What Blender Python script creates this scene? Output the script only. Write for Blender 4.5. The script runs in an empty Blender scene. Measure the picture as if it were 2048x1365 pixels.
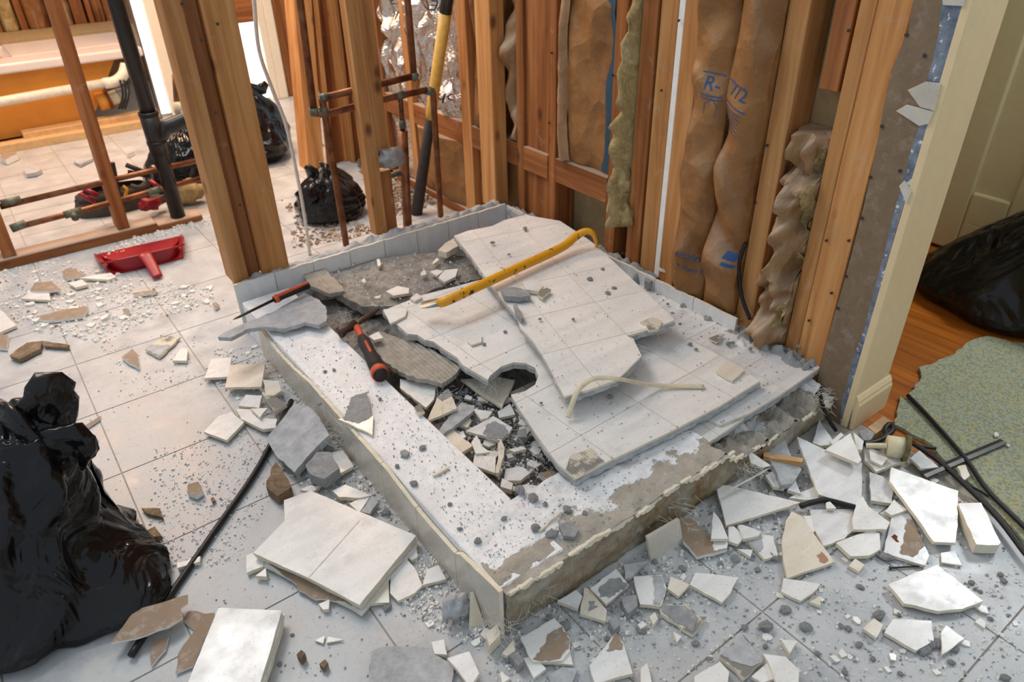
import bpy, math, random
from mathutils import Vector, Matrix, noise
R_ = random.Random(7)

# ------------------------------------------------------------------ camera
H = 1.22
YAW, PIT, ROL, FPX = 0.630984, 0.569326, -0.0247657, 1435.107
def _basis():
    ca, sa, cb, sb, cc, sc = math.cos(YAW), math.sin(YAW), math.cos(PIT), math.sin(PIT), math.cos(ROL), math.sin(ROL)
    f = Vector((sa*cb, ca*cb, -sb)); r = Vector((ca, -sa, 0)); u = r.cross(f)
    return cc*r + sc*u, -sc*r + cc*u, f
RT, UP, FW = _basis()
CAM = Vector((0, 0, H))
cd = bpy.data.cameras.new('camera'); cam = bpy.data.objects.new('camera', cd)
bpy.context.scene.collection.objects.link(cam)
cam.matrix_world = Matrix(((RT.x, UP.x, -FW.x, 0), (RT.y, UP.y, -FW.y, 0), (RT.z, UP.z, -FW.z, H), (0, 0, 0, 1)))
cd.sensor_width = 36; cd.lens = 36*FPX/2048; cd.clip_start = .02
cd.dof.use_dof = True; cd.dof.focus_distance = 1.65; cd.dof.aperture_fstop = 4.0
sc = bpy.context.scene; sc.camera = cam
sc.view_settings.view_transform = 'Standard'; sc.view_settings.look = 'None'
sc.view_settings.gamma = 1; sc.view_settings.use_curve_mapping = False
sc.view_settings.exposure = 0.14
sc.cycles.use_denoising = True
sc.cycles.max_bounces = 6

# ------------------------------------------------------------------ light
w = bpy.data.worlds.new('sky'); sc.world = w; w.use_nodes = True
bg = w.node_tree.nodes['Background']; bg.inputs[0].default_value = (.80, .90, 1.0, 1); bg.inputs[1].default_value = .56
def area(name, loc, target, sx, sy, power, col):
    l = bpy.data.lights.new(name, 'AREA'); l.shape = 'RECTANGLE'; l.size = sx; l.size_y = sy; l.energy = power; l.color = col
    o = bpy.data.objects.new(name, l); sc.collection.objects.link(o); o.location = loc
    o.rotation_euler = (Vector(target)-Vector(loc)).to_track_quat('-Z', 'Y').to_euler(); return o
area('assumed_ceiling_light', (.42, 2.72, 2.5), (.75, 1.6, 0), 1.2, .9, 35, (1, .98, .95))  # unseen lamp, assumed; placed so the bottom tile stack shows its glare
area('assumed_window_light', (2.86, .46, 1.32), (1.4, .30, .0), .50, .62, 21, (.88, .95, 1))  # unseen lamp standing in for an assumed window, sized to make tile glare
area('added_back_room_light', (1.30, 4.0, 2.2), (1.2, 3.4, 0), .5, .5, 34, (1, .66, .40))  # unseen warm lamp, added to brighten and warm the back room
area('added_bath_light', (.1, 4.5, 2.2), (.2, 4.2, 0), .6, .6, 40, (1, .62, .40))  # another lamp out of view, added to tint the bathroom floor warm

# ------------------------------------------------------------------ maths
def ray(px, py): return RT*((px-1024)/FPX) - UP*((py-682.5)/FPX) + FW
def P(px, py, x=None, y=None, z=None):
    d = ray(px, py)
    if x is not None: t = x/d.x
    elif y is not None: t = y/d.y
    else: t = ((z or 0)-H)/d.z
    return CAM + d*t
def PP(px, py, p0, n):
    d = ray(px, py); return CAM + d*((p0-CAM).dot(n)/d.dot(n))
def proj(p):
    q = Vector(p)-CAM; zz = q.dot(FW)
    return (1024+FPX*q.dot(RT)/zz, 682.5-FPX*q.dot(UP)/zz, zz)
def inview(p, m=60):
    a, b, c = proj(p); return c > .1 and -m < a < 2048+m and -m < b < 1365+m
ZN = {'A': (300, 935, 3.175), 'B': (850, 935, 3.175), 'C': (1408, 935, 3.175), 'D': (1408, 700, 3.175), 'E': (400, 700, 3.175),
      'F': (900, 700, 3.175), 'G': (0, 380, 3.175), 'H': (420, 380, 3.175), 'I': (1500, 760, 5.689), 'J': (800, 720, 5.6875),
      'K': (0, 700, 2.052), 'L': (800, 400, 3.175), 'M': (1200, 400, 3.175), 'Q': (0, 300, 5.69), '': (0, 0, 1)}
def zz(zone, pts):
    ox, oy, s = ZN[zone]; return [(ox+a/s, oy+b/s) for a, b in pts]
def fbm(x, y, z, o=4): return noise.fractal(Vector((x, y, z)), 1.0, 2.0, o)

# ------------------------------------------------------------------ objects
COL = sc.collection
def tag(o, label=None, cat=None, group=None, kind=None):
    for k, v in (('label', label), ('category', cat), ('group', group), ('kind', kind)):
        if v: o[k] = v
    return o
WL = {}
def link(o, loc, parent):
    COL.objects.link(o); loc = Vector(loc)
    if parent is not None: o.parent = parent; o.location = loc - WL[parent.name]
    else: o.location = loc
    WL[o.name] = loc; return o
def empty(name, loc, label=None, cat=None, group=None, kind=None):
    o = bpy.data.objects.new(name, None); o.empty_display_size = .05
    link(o, loc, None); return tag(o, label, cat, group, kind)
class MB:
    def __init__(s): s.v = []; s.f = []; s.m = []
    def add(s, vs, fs, mi=0):
        b = len(s.v); s.v += [Vector(q) for q in vs]
        for i, f in enumerate(fs):
            s.f.append([b+k for k in f]); s.m.append(mi[i] if isinstance(mi, (list, tuple)) else mi)
        return s
    def box(s, x0, x1, y0, y1, z0, z1, mi=0):
        return s.add([(x, y, z) for z in (z0, z1) for y in (y0, y1) for x in (x0, x1)],
                     [(0, 2, 3, 1), (4, 5, 7, 6), (0, 1, 5, 4), (2, 6, 7, 3), (0, 4, 6, 2), (1, 3, 7, 5)], mi)
    def prism(s, pts, off, mtop=0, mside=1):
        n = len(pts); pts = [Vector(p) for p in pts]; off = Vector(off)
        a = Vector((0, 0, 0))
        for i in range(n): a += (pts[i]-pts[0]).cross(pts[(i+1) % n]-pts[0])
        if a.dot(off) > 0: pts.reverse()
        vs = pts + [p+off for p in pts]
        fs = [tuple(range(n)), tuple(range(2*n-1, n-1, -1))] + [(i, n+i, n+(i+1) % n, (i+1) % n) for i in range(n)]
        return s.add(vs, fs, [mtop, mside] + [mside]*n)
    def tube(s, path, r, seg=10, mi=0, flat=1.0, cap=True):
        path = [Vector(p) for p in path]; n = len(path); rs = r if isinstance(r, (list, tuple)) else [r]*n
        fl = flat if isinstance(flat, (list, tuple)) else [flat]*n
        b = len(s.v); pu = None
        for i in range(n):
            t = (path[min(i+1, n-1)]-path[max(i-1, 0)])
            if t.length < 1e-9: t = Vector((0, 0, 1))
            t.normalize()
            if pu is None:
                ref = Vector((0, 0, 1)) if abs(t.z) < .9 else Vector((1, 0, 0)); u = (ref - t*ref.dot(t)).normalized()
            else:
                u = pu - t*pu.dot(t); u.normalize()
            pu = u; vv = t.cross(u)
            for k in range(seg):
                a = 2*math.pi*k/seg; s.v.append(path[i] + u*(math.cos(a)*rs[i]*fl[i]) + vv*(math.sin(a)*rs[i]))
        for i in range(n-1):
            for k in range(seg):
                s.f.append([b+i*seg+k, b+i*seg+(k+1) % seg, b+(i+1)*seg+(k+1) % seg, b+(i+1)*seg+k]); s.m.append(mi)
        if cap:
            s.f.append([b+k for k in range(seg-1, -1, -1)]); s.m.append(mi)
            s.f.append([b+(n-1)*seg+k for k in range(seg)]); s.m.append(mi)
        return s
    def grid(s, fn, nu, nv, mi=0):
        b = len(s.v)
        for j in range(nv+1):
            for i in range(nu+1): s.v.append(Vector(fn(i/nu, j/nv)))
        for j in range(nv):
            for i in range(nu):
                k = b+j*(nu+1)+i; s.f.append([k, k+1, k+nu+2, k+nu+1]); s.m.append(mi)
        return s
    def mesh(s, name, c):
        me = bpy.data.meshes.new(name); me.from_pydata([v-c for v in s.v], [], s.f); me.polygons.foreach_set('material_index', s.m); me.update(); return me
    def build(s, name, mats, parent=None, label=None, cat=None, group=None, kind=None, smooth=False, base=True):
        xs = [v.x for v in s.v]; ys = [v.y for v in s.v]; z = [v.z for v in s.v]
        c = Vector(((min(xs)+max(xs))/2, (min(ys)+max(ys))/2, min(z) if base else (min(z)+max(z))/2))
        me = s.mesh(name, c)
        for m in (mats if isinstance(mats, (list, tuple)) else [mats]): me.materials.append(M[m])
        if smooth: me.polygons.foreach_set('use_smooth', [True]*len(me.polygons))
        o = bpy.data.objects.new(name, me); link(o, c, parent); return tag(o, label, cat, group, kind)
def spline(pts, n=8):
    pts = [Vector(p) for p in pts]; out = []
    for i in range(len(pts)-1):
        p0 = pts[max(i-1, 0)]; p1 = pts[i]; p2 = pts[i+1]; p3 = pts[min(i+2, len(pts)-1)]
        for k in range(n):
            t = k/n; out.append(.5*((2*p1)+(p2-p0)*t+(2*p0-5*p1+4*p2-p3)*t*t+(3*p1-p0-3*p2+p3)*t**3))
    out.append(pts[-1]); return out
def bevel(o, wd=.003, seg=2):
    m = o.modifiers.new('bevel', 'BEVEL'); m.width = wd; m.segments = seg; m.limit_method = 'ANGLE'; return o

# ------------------------------------------------------------------ materials
def C(r, g, b): return tuple((c/255/12.92 if c/255 <= .04045 else ((c/255+.055)/1.055)**2.4) for c in (r, g, b)) + (1,)
M = {}
class Mat:
    def __init__(s, name, rough=.6, metal=0.0, spec=.4):
        m = bpy.data.materials.new(name); m.use_nodes = True; s.t = m.node_tree; s.n = s.t.nodes; M[name] = m
        s.b = s.n['Principled BSDF']; s.set('Roughness', rough); s.set('Metallic', metal); s.set('Specular IOR Level', spec)
    def set(s, k, v):
        i = s.b.inputs[k]
        if isinstance(v, bpy.types.NodeSocket): s.t.links.new(v, i)
        else: i.default_value = v
        return s
    def node(s, ty, ins=None, **kw):
        n = s.n.new(ty)
        for k, v in kw.items(): setattr(n, k, v)
        for k, v in (ins or {}).items():
            if isinstance(v, bpy.types.NodeSocket): s.t.links.new(v, n.inputs[k])
            else: n.inputs[k].default_value = v
        return n
    def pos(s, scale=(1, 1, 1), obj=True, rnd=True):
        if obj:
            v = s.node('ShaderNodeTexCoord').outputs['Object']
            if rnd:
                r = s.node('ShaderNodeObjectInfo').outputs['Random']
                k = s.node('ShaderNodeVectorMath', {0: r, 1: (17, 31, 53)}, operation='MULTIPLY').outputs[0]
                v = s.node('ShaderNodeVectorMath', {0: v, 1: k}, operation='ADD').outputs[0]
        else: v = s.node('ShaderNodeNewGeometry').outputs['Position']
        return s.node('ShaderNodeVectorMath', {0: v, 1: scale}, operation='MULTIPLY').outputs[0]
    def noise(s, v, scale, det=4, rough=.55, dist=0):
        return s.node('ShaderNodeTexNoise', {'Vector': v, 'Scale': scale, 'Detail': det, 'Roughness': rough, 'Distortion': dist}).outputs['Fac']
    def voro(s, v, scale, feat='F1'):
        return s.node('ShaderNodeTexVoronoi', {'Vector': v, 'Scale': scale}, feature=feat).outputs['Distance']
    def ramp(s, f, stops, const=False):
        n = s.node('ShaderNodeValToRGB', {'Fac': f}); cr = n.color_ramp
        if const: cr.interpolation = 'CONSTANT'
        while len(cr.elements) < len(stops): cr.elements.new(.5)
        for e, (p, c) in zip(cr.elements, stops):
            e.position = p; e.color = c if isinstance(c, tuple) else (c, c, c, 1)
        return n.outputs['Color']
    def mix(s, f, a, b, mode='MIX'):
        n = s.n.new('ShaderNodeMix'); n.data_type = 'RGBA'; n.blend_type = mode
        for k, v in ((0, f), (6, a), (7, b)):
            if isinstance(v, bpy.types.NodeSocket): s.t.links.new(v, n.inputs[k])
            else: n.inputs[k].default_value = v
        return n.outputs[2]
    def math(s, op, a, b): return s.node('ShaderNodeMath', {0: a, 1: b}, operation=op).outputs[0]
    def up(s, lo=.5, hi=.9):
        g = s.node('ShaderNodeNewGeometry').outputs['Normal']
        z = s.node('ShaderNodeSeparateXYZ', {0: g}).outputs['Z']
        return s.node('ShaderNodeMapRange', {0: z, 1: lo, 2: hi}).outputs[0]
    def rnd(s): return s.node('ShaderNodeObjectInfo').outputs['Random']
    def bump(s, h, st=.5, d=.002):
        s.set('Normal', s.node('ShaderNodeBump', {'Height': h, 'Strength': st, 'Distance': d}).outputs[0]); return s
    def col(s, v): return s.set('Base Color', v)

def plain(name, c, rough=.6, metal=0.0, spec=.4, var=.12, bump=0, sc_=40):
    m = Mat(name, rough, metal, spec); v = m.pos()
    f = m.noise(v, sc_, 4)
    d = tuple(x*(1-var) for x in c[:3])+(1,); l = tuple(min(1, x*(1+var)) for x in c[:3])+(1,)
    m.col(m.ramp(f, [(.3, d), (.7, l)]))
    if bump: m.bump(m.noise(v, sc_*2, 5), bump)
    return m
def wood(name, axis, dark, mid, light, dust=.0, smear=.35):
    m = Mat(name, .62, 0, .3); st = [30, 30, 30]; st[axis] = 1.6
    v = m.pos(tuple(st)); f = m.noise(v, 1.0, 5, .6, .6)
    c = m.ramp(f, [(.25, dark), (.5, mid), (.75, light)])
    st2 = [9, 9, 9]; st2[axis] = 5; kv = m.voro(m.pos(tuple(st2)), 1.0)
    c = m.mix(m.ramp(kv, [(.06, .75), (.16, 0.0)]), c, C(70, 34, 14))
    h = m.node('ShaderNodeHueSaturation', {'Hue': .5, 'Saturation': 1.0, 'Fac': 1.0, 'Color': c,
        'Value': m.node('ShaderNodeMapRange', {0: m.rnd(), 3: .70, 4: 1.08}).outputs[0]}).outputs[0]
    p = m.pos(); sm = m.ramp(m.noise(p, 14, 5, .7), [(.60, 0.0), (.74, smear)])
    h = m.mix(sm, h, C(196, 176, 150))
    if dust: h = m.mix(m.math('MULTIPLY', m.up(.6, .95), dust), h, C(190, 182, 170))
    m.col(h); m.bump(f, .25, .002); return m
for i, ax in enumerate('xyz'):
    wood('wood_'+ax, i, C(156, 98, 48), C(200, 140, 82), C(222, 170, 112), .55)
    wood('oldwood_'+ax, i, C(104, 58, 26), C(150, 92, 48), C(180, 122, 74), .6)
wood('pale_wood', 1, C(170, 120, 66), C(206, 158, 100), C(226, 184, 130), .2)
def floor_mat():
    m = Mat('floor_tile', .34, 0, .45); p = m.pos(obj=False)
    big = m.noise(p, 1.7, 3); mid = m.noise(p, 9, 5, .65); fine = m.noise(p, 70, 4, .7)
    c = m.ramp(mid, [(.3, C(166, 171, 176)), (.7, C(204, 206, 207))])
    c = m.mix(m.ramp(big, [(.35, 0.0), (.7, .45)]), c, C(176, 172, 166))
    c = m.mix(m.ramp(fine, [(.56, 0.0), (.72, .45)]), c, C(140, 144, 148))
    c = m.mix(m.ramp(m.voro(p, 95), [(.08, .4), (.17, 0.0)]), c, C(120, 120, 120))
    m.col(c); m.set('Roughness', m.ramp(mid, [(.3, .24), (.7, .55)])); m.bump(fine, .15, .001)
floor_mat()
def glaze(name, a, b, grit=.35, streak=(4, 30, 30)):
    m = Mat(name, .25, 0, .5); v = m.pos(streak); f = m.noise(v, 1, 4)
    c = m.ramp(f, [(.3, a), (.7, b)])
    p = m.pos(); d = m.noise(p, 16, 5, .7)
    c = m.mix(m.ramp(d, [(.56, 0.0), (.78, grit)]), c, C(150, 148, 144))
    c = m.mix(m.ramp(m.voro(p, 120), [(.07, .6), (.16, 0.0)]), c, C(105, 104, 102))
    m.col(c); m.set('Roughness', m.ramp(d, [(.3, .09), (.65, .42)])); m.bump(m.noise(p, 60, 3), .03, .001)
glaze('glaze', C(222, 220, 216), C(238, 237, 234), .4); glaze('glaze_dirty', C(206, 206, 207), C(234, 234, 233), .6)
glaze('glaze_warm', C(216, 204, 184), C(234, 226, 212), .3); glaze('strip_tile', C(218, 220, 220), C(236, 237, 236), .15, (30, 30, 5))
glaze('curb_tile', C(190, 182, 168), C(212, 206, 194), .25, (9, 9, 12))
plain('tile_body', C(226, 216, 194), .8, 0, .2, .08, .2)
plain('grout', C(196, 188, 178), .9); plain('floor_grout', C(168, 160, 148), .9)
def mortar(name, a, b, ribs=0):
    m = Mat(name, .95, 0, .1); p = m.pos(); n1 = m.noise(p, 30, 6, .7); n2 = m.noise(p, 160, 3, .7)
    c = m.ramp(n1, [(.3, a), (.7, b)]); c = m.mix(m.ramp(n2, [(.55, 0.0), (.8, .5)]), c, C(214, 210, 202))
    m.col(c); h = n1
    if ribs:
        wv = m.node('ShaderNodeTexWave', {'Vector': p, 'Scale': ribs, 'Distortion': 1.5}).outputs['Fac']; h = m.math('ADD', n1, wv)
    m.bump(h, .7, .004)
mortar('mortar', C(126, 127, 128), C(162, 163, 164)); mortar('cement', C(152, 154, 156), C(194, 196, 198)); mortar('cement_ribbed', C(150, 142, 130), C(190, 183, 172), 26)
mortar('gravel_dark', C(134, 135, 136), C(180, 180, 178)); mortar('bed', C(116, 110, 104), C(168, 164, 158))
def backmat():
    m = Mat('tile_back', .9, 0, .1); p = m.pos(); n = m.noise(p, 11, 4, .6)
    wv = m.node('ShaderNodeTexWave', {'Vector': p, 'Scale': 42}).outputs['Fac']
    c = m.mix(m.ramp(n, [(.46, 0.0), (.52, 1.0)]), C(214, 206, 186), C(138, 134, 128)); m.col(c); m.bump(m.math('ADD', wv, n), .5, .003)
backmat()
def powder():
    m = Mat('powder', .95, 0, .1); p = m.pos(obj=False); n = m.noise(p, 40, 5, .7)
    c = m.ramp(n, [(.3, C(226, 226, 226)), (.7, C(248, 248, 248))]); c = m.mix(m.ramp(m.voro(p, 110), [(.08, .7), (.18, 0.0)]), c, C(130, 128, 126))
    c = m.mix(m.ramp(m.noise(p, 5, 4), [(.55, 0.0), (.7, .55)]), c, C(196, 190, 182)); m.col(c); m.bump(n, .5, .004)
powder()
def curbtop():
    m = Mat('curb_front', .95, 0, .1); p = m.pos(obj=False); n = m.noise(p, 40, 5, .7); xyz = m.node('ShaderNodeSeparateXYZ', {0: p})
    wt_ = m.ramp(n, [(.3, C(214, 214, 214)), (.7, C(240, 240, 240))]); wt_ = m.mix(m.ramp(m.voro(p, 75), [(.10, .8), (.22, 0.0)]), wt_, C(120, 118, 116))
    g_ = m.ramp(m.noise(p, 18, 6, .7), [(.3, C(138, 128, 112)), (.55, C(168, 160, 148)), (.75, C(190, 184, 174))])
    gr = m.math('MAXIMUM', m.math('LESS_THAN', m.math('FRACT', m.math('MULTIPLY', xyz.outputs['X'], 240.0), 0.0), .3), m.math('LESS_THAN', m.math('FRACT', m.math('MULTIPLY', xyz.outputs['Y'], 240.0), 0.0), .3))
    g_ = m.mix(m.math('MULTIPLY', gr, .35), g_, C(210, 204, 194))
    e = m.math('ADD', xyz.outputs['Y'], m.math('MULTIPLY', m.math('SUBTRACT', m.noise(p, 9, 5, .65), .5), .22))
    f = m.node('ShaderNodeMapRange', {0: e, 1: .762, 2: .772}).outputs[0]; m.col(m.mix(f, g_, wt_)); m.bump(m.math('ADD', n, f), .6, .005)
curbtop()
def curbcore():
    m = Mat('lath_cement', .9, 0, .15); p = m.pos(obj=False); n = m.noise(p, 7, 7, .72, .6)
    c = m.ramp(n, [(.34, C(118, 76, 40)), (.45, C(138, 116, 86)), (.56, C(152, 142, 122)), (.68, C(176, 170, 158))])
    c = m.mix(m.ramp(m.noise(p, 55, 5, .75), [(.54, 0.0), (.66, .6)]), c, C(96, 86, 72))
    def lines(ax):
        s = m.node('ShaderNodeSeparateXYZ', {0: p}).outputs[ax]; k = m.math('MULTIPLY', s, 260.0)
        return m.math('LESS_THAN', m.math('FRACT', k, 0.0), .28)
    g = m.math('MAXIMUM', lines('X'), lines('Z')); g = m.math('MULTIPLY', g, m.ramp(m.noise(p, 9, 3), [(.42, 0.0), (.55, .5)]))
    c = m.mix(g, c, C(206, 200, 188)); m.col(c); m.bump(m.math('ADD', n, g), .9, .006)
curbcore()
def kraft(name, a, b):
    m = Mat(name, .55, 0, .35); p = m.pos(); n = m.noise(p, 7, 5, .6); f = m.noise(p, 90, 3)
    c = m.ramp(n, [(.3, a), (.7, b)]); c = m.mix(m.ramp(f, [(.58, 0.0), (.78, .14)]), c, C(206, 180, 148))
    c = m.mix(m.math('MULTIPLY', m.up(.1, .8), .5), c, C(196, 180, 158)); m.col(c); v1 = m.voro(m.node('ShaderNodeVectorMath', {0: p, 1: m.node('ShaderNodeVectorMath', {0: m.node('ShaderNodeTexNoise', {'Vector': p, 'Scale': 6.0}).outputs['Color'], 1: (.09, .09, .09)}, operation='MULTIPLY').outputs[0]}, operation='ADD').outputs[0], 9.0)
    m.bump(m.math('ADD', m.math('MULTIPLY', v1, 1.3), m.math('MULTIPLY', m.noise(p, 30, 4), .25)), .9, .022)
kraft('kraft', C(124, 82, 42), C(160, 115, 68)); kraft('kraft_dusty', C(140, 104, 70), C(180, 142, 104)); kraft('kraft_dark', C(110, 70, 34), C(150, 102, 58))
def fiber(name, a, b):
    m = Mat(name, 1, 0, .05); p = m.pos(); n = m.noise(p, 12, 6, .7, 1.2); m.col(m.ramp(n, [(.3, a), (.55, b), (.8, C(244, 226, 182))])); m.bump(m.noise(p, 60, 6, .8, 2), 1, .012)
fiber('fiberglass', C(176, 148, 96), C(230, 204, 146)); fiber('foam_brown', C(146, 120, 96), C(190, 166, 138)); fiber('wool_green', C(104, 98, 66), C(164, 152, 104))
def foil():
    m = Mat('foil', .22, 1, .5); p = m.pos(); n = m.noise(p, 7, 5, .6, 1.5); m.col(C(214, 202, 190)); m.bump(n, 1, .03)
foil()
def bagm():
    m = Mat('black_plastic', .2, 0, .36); p = m.pos((1, 1, .55)); n = m.noise(p, 7, 2.5, .5, 1.8); d = m.noise(p, 5, 3)
    m.col(m.ramp(d, [(.45, (.004, .004, .005, 1)), (.8, (.014, .013, .012, 1))])); m.set('Roughness', m.ramp(d, [(.4, .10), (.75, .26)])); m.bump(n, .7, .045)
bagm()
def barm():
    m = Mat('yellow_paint', .4, .1, .5); p = m.pos(); n = m.noise(p, 42, 5, .7); f = m.ramp(n, [(.60, 0.0), (.63, 1.0)])
    m.col(m.mix(f, C(226, 158, 24), C(62, 54, 48))); m.set('Metallic', m.math('MULTIPLY', f, .6)); m.bump(f, .3, .001)
barm()
def copper():
    m = Mat('copper', .45, .75, .5); p = m.pos(); n = m.noise(p, 24, 4); m.col(m.ramp(n, [(.3, C(92, 56, 34)), (.6, C(142, 92, 62)), (.85, C(110, 122, 104))]))
copper()
def coppergreen():
    m = Mat('verdigris', .6, .4, .4); p = m.pos(); n = m.noise(p, 40, 4); m.col(m.ramp(n, [(.35, C(92, 80, 62)), (.7, C(124, 136, 122))]))
coppergreen()
plain('black_pipe', C(26, 24, 22), .38, 0, .5, .5); plain('black_rubber', C(24, 24, 26), .45); plain('steel_dark', C(74, 72, 70), .4, .8)
plain('steel', C(150, 148, 144), .35, .9); plain('red_plastic', C(150, 20, 34), .38, 0, .5, .18, 0, 12); plain('pvc', C(222, 216, 200), .35); plain('pvc_old', C(214, 204, 170), .5)
plain('grey_plastic', C(150, 150, 148), .3, 0, .5, .2); plain('orange_rubber', C(204, 88, 54), .55); plain('grip_black', C(52, 46, 44), .7, 0, .3, .25, .3); plain('rust', C(120, 62, 34), .8, .3); plain('stain', C(168, 128, 104), .7); plain('hammer_steel', C(82, 68, 58), .5, .6, .4, .3); plain('handle_yellow', C(208, 160, 74), .5)
def dusty(name, c, sc_=25, amt=.55):
    m = Mat(name, .92, 0, .1); p = m.pos(); n = m.noise(p, sc_, 5, .65); d = tuple(x*.82 for x in c[:3])+(1,)
    k = m.ramp(n, [(.3, d), (.7, c)]); k = m.mix(m.ramp(m.noise(p, 34, 5, .75), [(.52, 0.0), (.72, amt)]), k, C(206, 202, 196)); m.col(k); m.bump(n, .5, .003)
dusty('drywall_paper', C(162, 142, 122)); dusty('drywall_face', C(136, 116, 94), 30, .2); plain('gypsum', C(232, 230, 224), .95, 0, .1, .06, .4)
plain('paint_tan', C(228, 204, 160), .45, 0, .4, .03); plain('paint_cream', C(206, 192, 152), .5, 0, .4, .03); plain('paint_white', C(236, 226, 206), .5, 0, .4, .03)
plain('cable_white', C(214, 210, 200), .5); plain('strap_cream', C(216, 204, 174), .5); plain('ink_blue', C(52, 82, 132), .7); plain('ink_black', C(20, 20, 20), .6); plain('tape_blue', C(44, 74, 92), .5)
plain('tub_white', C(226, 216, 212), .25, 0, .5, .04); plain('tub_shell', C(206, 138, 52), .5, 0, .4, .2, 0, 3); plain('stucco', C(168, 144, 104), .9); plain('leather', C(70, 58, 48), .6, 0, .4, .3); plain('yellow_trim', C(230, 170, 30), .5)
plain('oriented_board', C(206, 170, 122), .8); plain('gold_hose', C(170, 138, 78), .35, .7)
def bead():
    m = Mat('corner_bead', .5, .35, .4); p = m.pos(); n = m.noise(p, 26, 5, .7); n2 = m.noise(p, 70, 3)
    c = m.ramp(n, [(.35, C(92, 102, 118)), (.6, C(138, 148, 162))]); c = m.mix(m.ramp(n2, [(.6, 0.0), (.66, .9)]), c, C(226, 228, 230)); m.col(c)
bead()
def padm():
    m = Mat('carpet_pad', 1, 0, .05); p = m.pos(); v = m.node('ShaderNodeTexVoronoi', {'Vector': p, 'Scale': 230.0}).outputs['Color']
    s = m.node('ShaderNodeSeparateColor', {0: v}).outputs[0]
    m.col(m.ramp(s, [(.0, C(138, 142, 122)), (.35, C(164, 166, 140)), (.66, C(176, 170, 128)), (.82, C(150, 160, 154)), (.96, C(190, 158, 92))], True)); m.bump(s, .5, .004)
padm()
def hardw():
    m = Mat('hardwood', .3, 0, .5); v = m.pos((40, 2.2, 40)); f = m.noise(v, 1, 5, .6, .4); c = m.ramp(f, [(.3, C(140, 70, 16)), (.7, C(192, 112, 36))])
    m.col(m.node('ShaderNodeHueSaturation', {'Hue': .5, 'Saturation': 1, 'Fac': 1, 'Color': c, 'Value': m.node('ShaderNodeMapRange', {0: m.rnd(), 3: .8, 4: 1.15}).outputs[0]}).outputs[0])
hardw()

# ================================================================== SETTING
fl = MB().box(-1.4, 1.6, -.4, 6.4, -.03, -.0022).box(1.6, 2.3, 3.2, 6.4, -.03, -.0022).build('floor', 'floor_grout', kind='structure')
TS = .305; tl = MB()
tile_me = None
for i in range(-5, 7):
    for j in range(-2, 21):
        x0 = i*TS; y0 = .135+j*TS
        cx, cy = x0+TS/2, y0+TS/2
        if .5 < x0 and x0+TS < 1.6 and .74 < y0 and y0+TS < 2.12: continue
        if x0 > 1.45 and y0 < 3.7: continue
        if not any(inview((x0+a*TS, y0+b*TS, 0), 420) for a in (0, .5, 1) for b in (0, .5, 1)): continue
        if y0 > 4.9: continue
        g = .0018
        if tile_me is None:
            o = MB().box(x0+g, x0+TS-g, y0+g, y0+TS-g, -.009, 0).build('tile', 'floor_tile', fl); tile_me = o.data; bevel(o, .0015, 1)
        else:
            o = bpy.data.objects.new('tile', tile_me); link(o, (cx, cy, -.009), fl)
# hardwood and sub floor of the neighbouring room
fw = MB().box(1.6, 3.4, -1.2, 3.0, -.03, -.016).build('floor_hardwood', 'oldwood_y', kind='structure')
pw = .083; me0 = None
for i in range(21):
    x0 = 1.6+i*pw
    for y0, y1 in ((-1.2, .2+.13*(i % 3)), (.2+.13*(i % 3), 1.6+.1*(i % 4)), (1.6+.1*(i % 4), 3.0)):
        if y0 > 1.5: continue
        MB().box(x0+.0006, x0+pw-.0006, y0+.0006, y1-.0006, -.015, -.001).build('plank', 'hardwood', fw)

# ---- right wall: studs, plates, blocking
XW = 1.567
wr = MB().box(1.664, 1.69, .69, 3.75, 0, 2.3).build('wall_right', 'stucco', kind='structure')
def stud(y0, y1, x0=XW, x1=1.656, mat='wood_z', z0=.0, z1=2.3, name='stud', par=None):
    o = MB().box(x0, x1, y0, y1, z0, z1).build(name, mat, par or wr); bevel(o, .002, 1); return o
stud(.770, .843); stud(.8445, .882, XW+.001)
stud(.995, 1.05)
stud(1.292, 1.352); stud(1.378, 1.44, XW+.006); stud(1.445, 1.502, mat='oldwood_z')
stud(1.558, 1.603, mat='oldwood_z'); stud(1.866, 1.903, mat='oldwood_z'); stud(2.042, 2.082, mat='oldwood_z')
stud(1.903, 2.042, XW+.012, XW+.03, 'oldwood_z', name='filler_board')
stud(2.385, 2.45); stud(2.84, 2.885); stud(3.10, 3.20, mat='oldwood_z'); stud(3.36, 3.42)
stud(1.354, 1.376, XW+.004, XW+.018, 'gypsum', name='drywall_edge')
MB().box(XW, 1.656, .69, 3.7, .0, .038).build('sill_plate', 'oldwood_y', wr)
for y0, y1, d in ((1.604, 1.865, 0), (1.904, 2.041, -.004), (2.083, 2.384, .0), (2.451, 2.839, .0), (2.886, 3.099, 0)):
    bevel(MB().box(XW+d, 1.656, y0, y1, .326, .412).build('blocking', 'oldwood_y', wr), .002, 1)
bevel(MB().box(XW+.03, 1.655, .905, .955, .80, 2.3).build('short_stud', 'oldwood_z', wr), .002, 1)
# nails in the studs
def nail_head(p, par, r=.004):
    MB().tube([p, p+Vector((-.006, 0, -.001))], [.0016, r], 6).build('nail', 'steel_dark', par)
for a, b in ((1536, 290), (1512, 405), (1700, 60), (1325, 180), (1360, 40), (1228, 150), (1225, 300), (1105, 105), (1100, 245), (1665, 585), (1655, 480), (1700, 480), (1620, 640)):
    nail_head(P(a, b, x=XW), wr)

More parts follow.
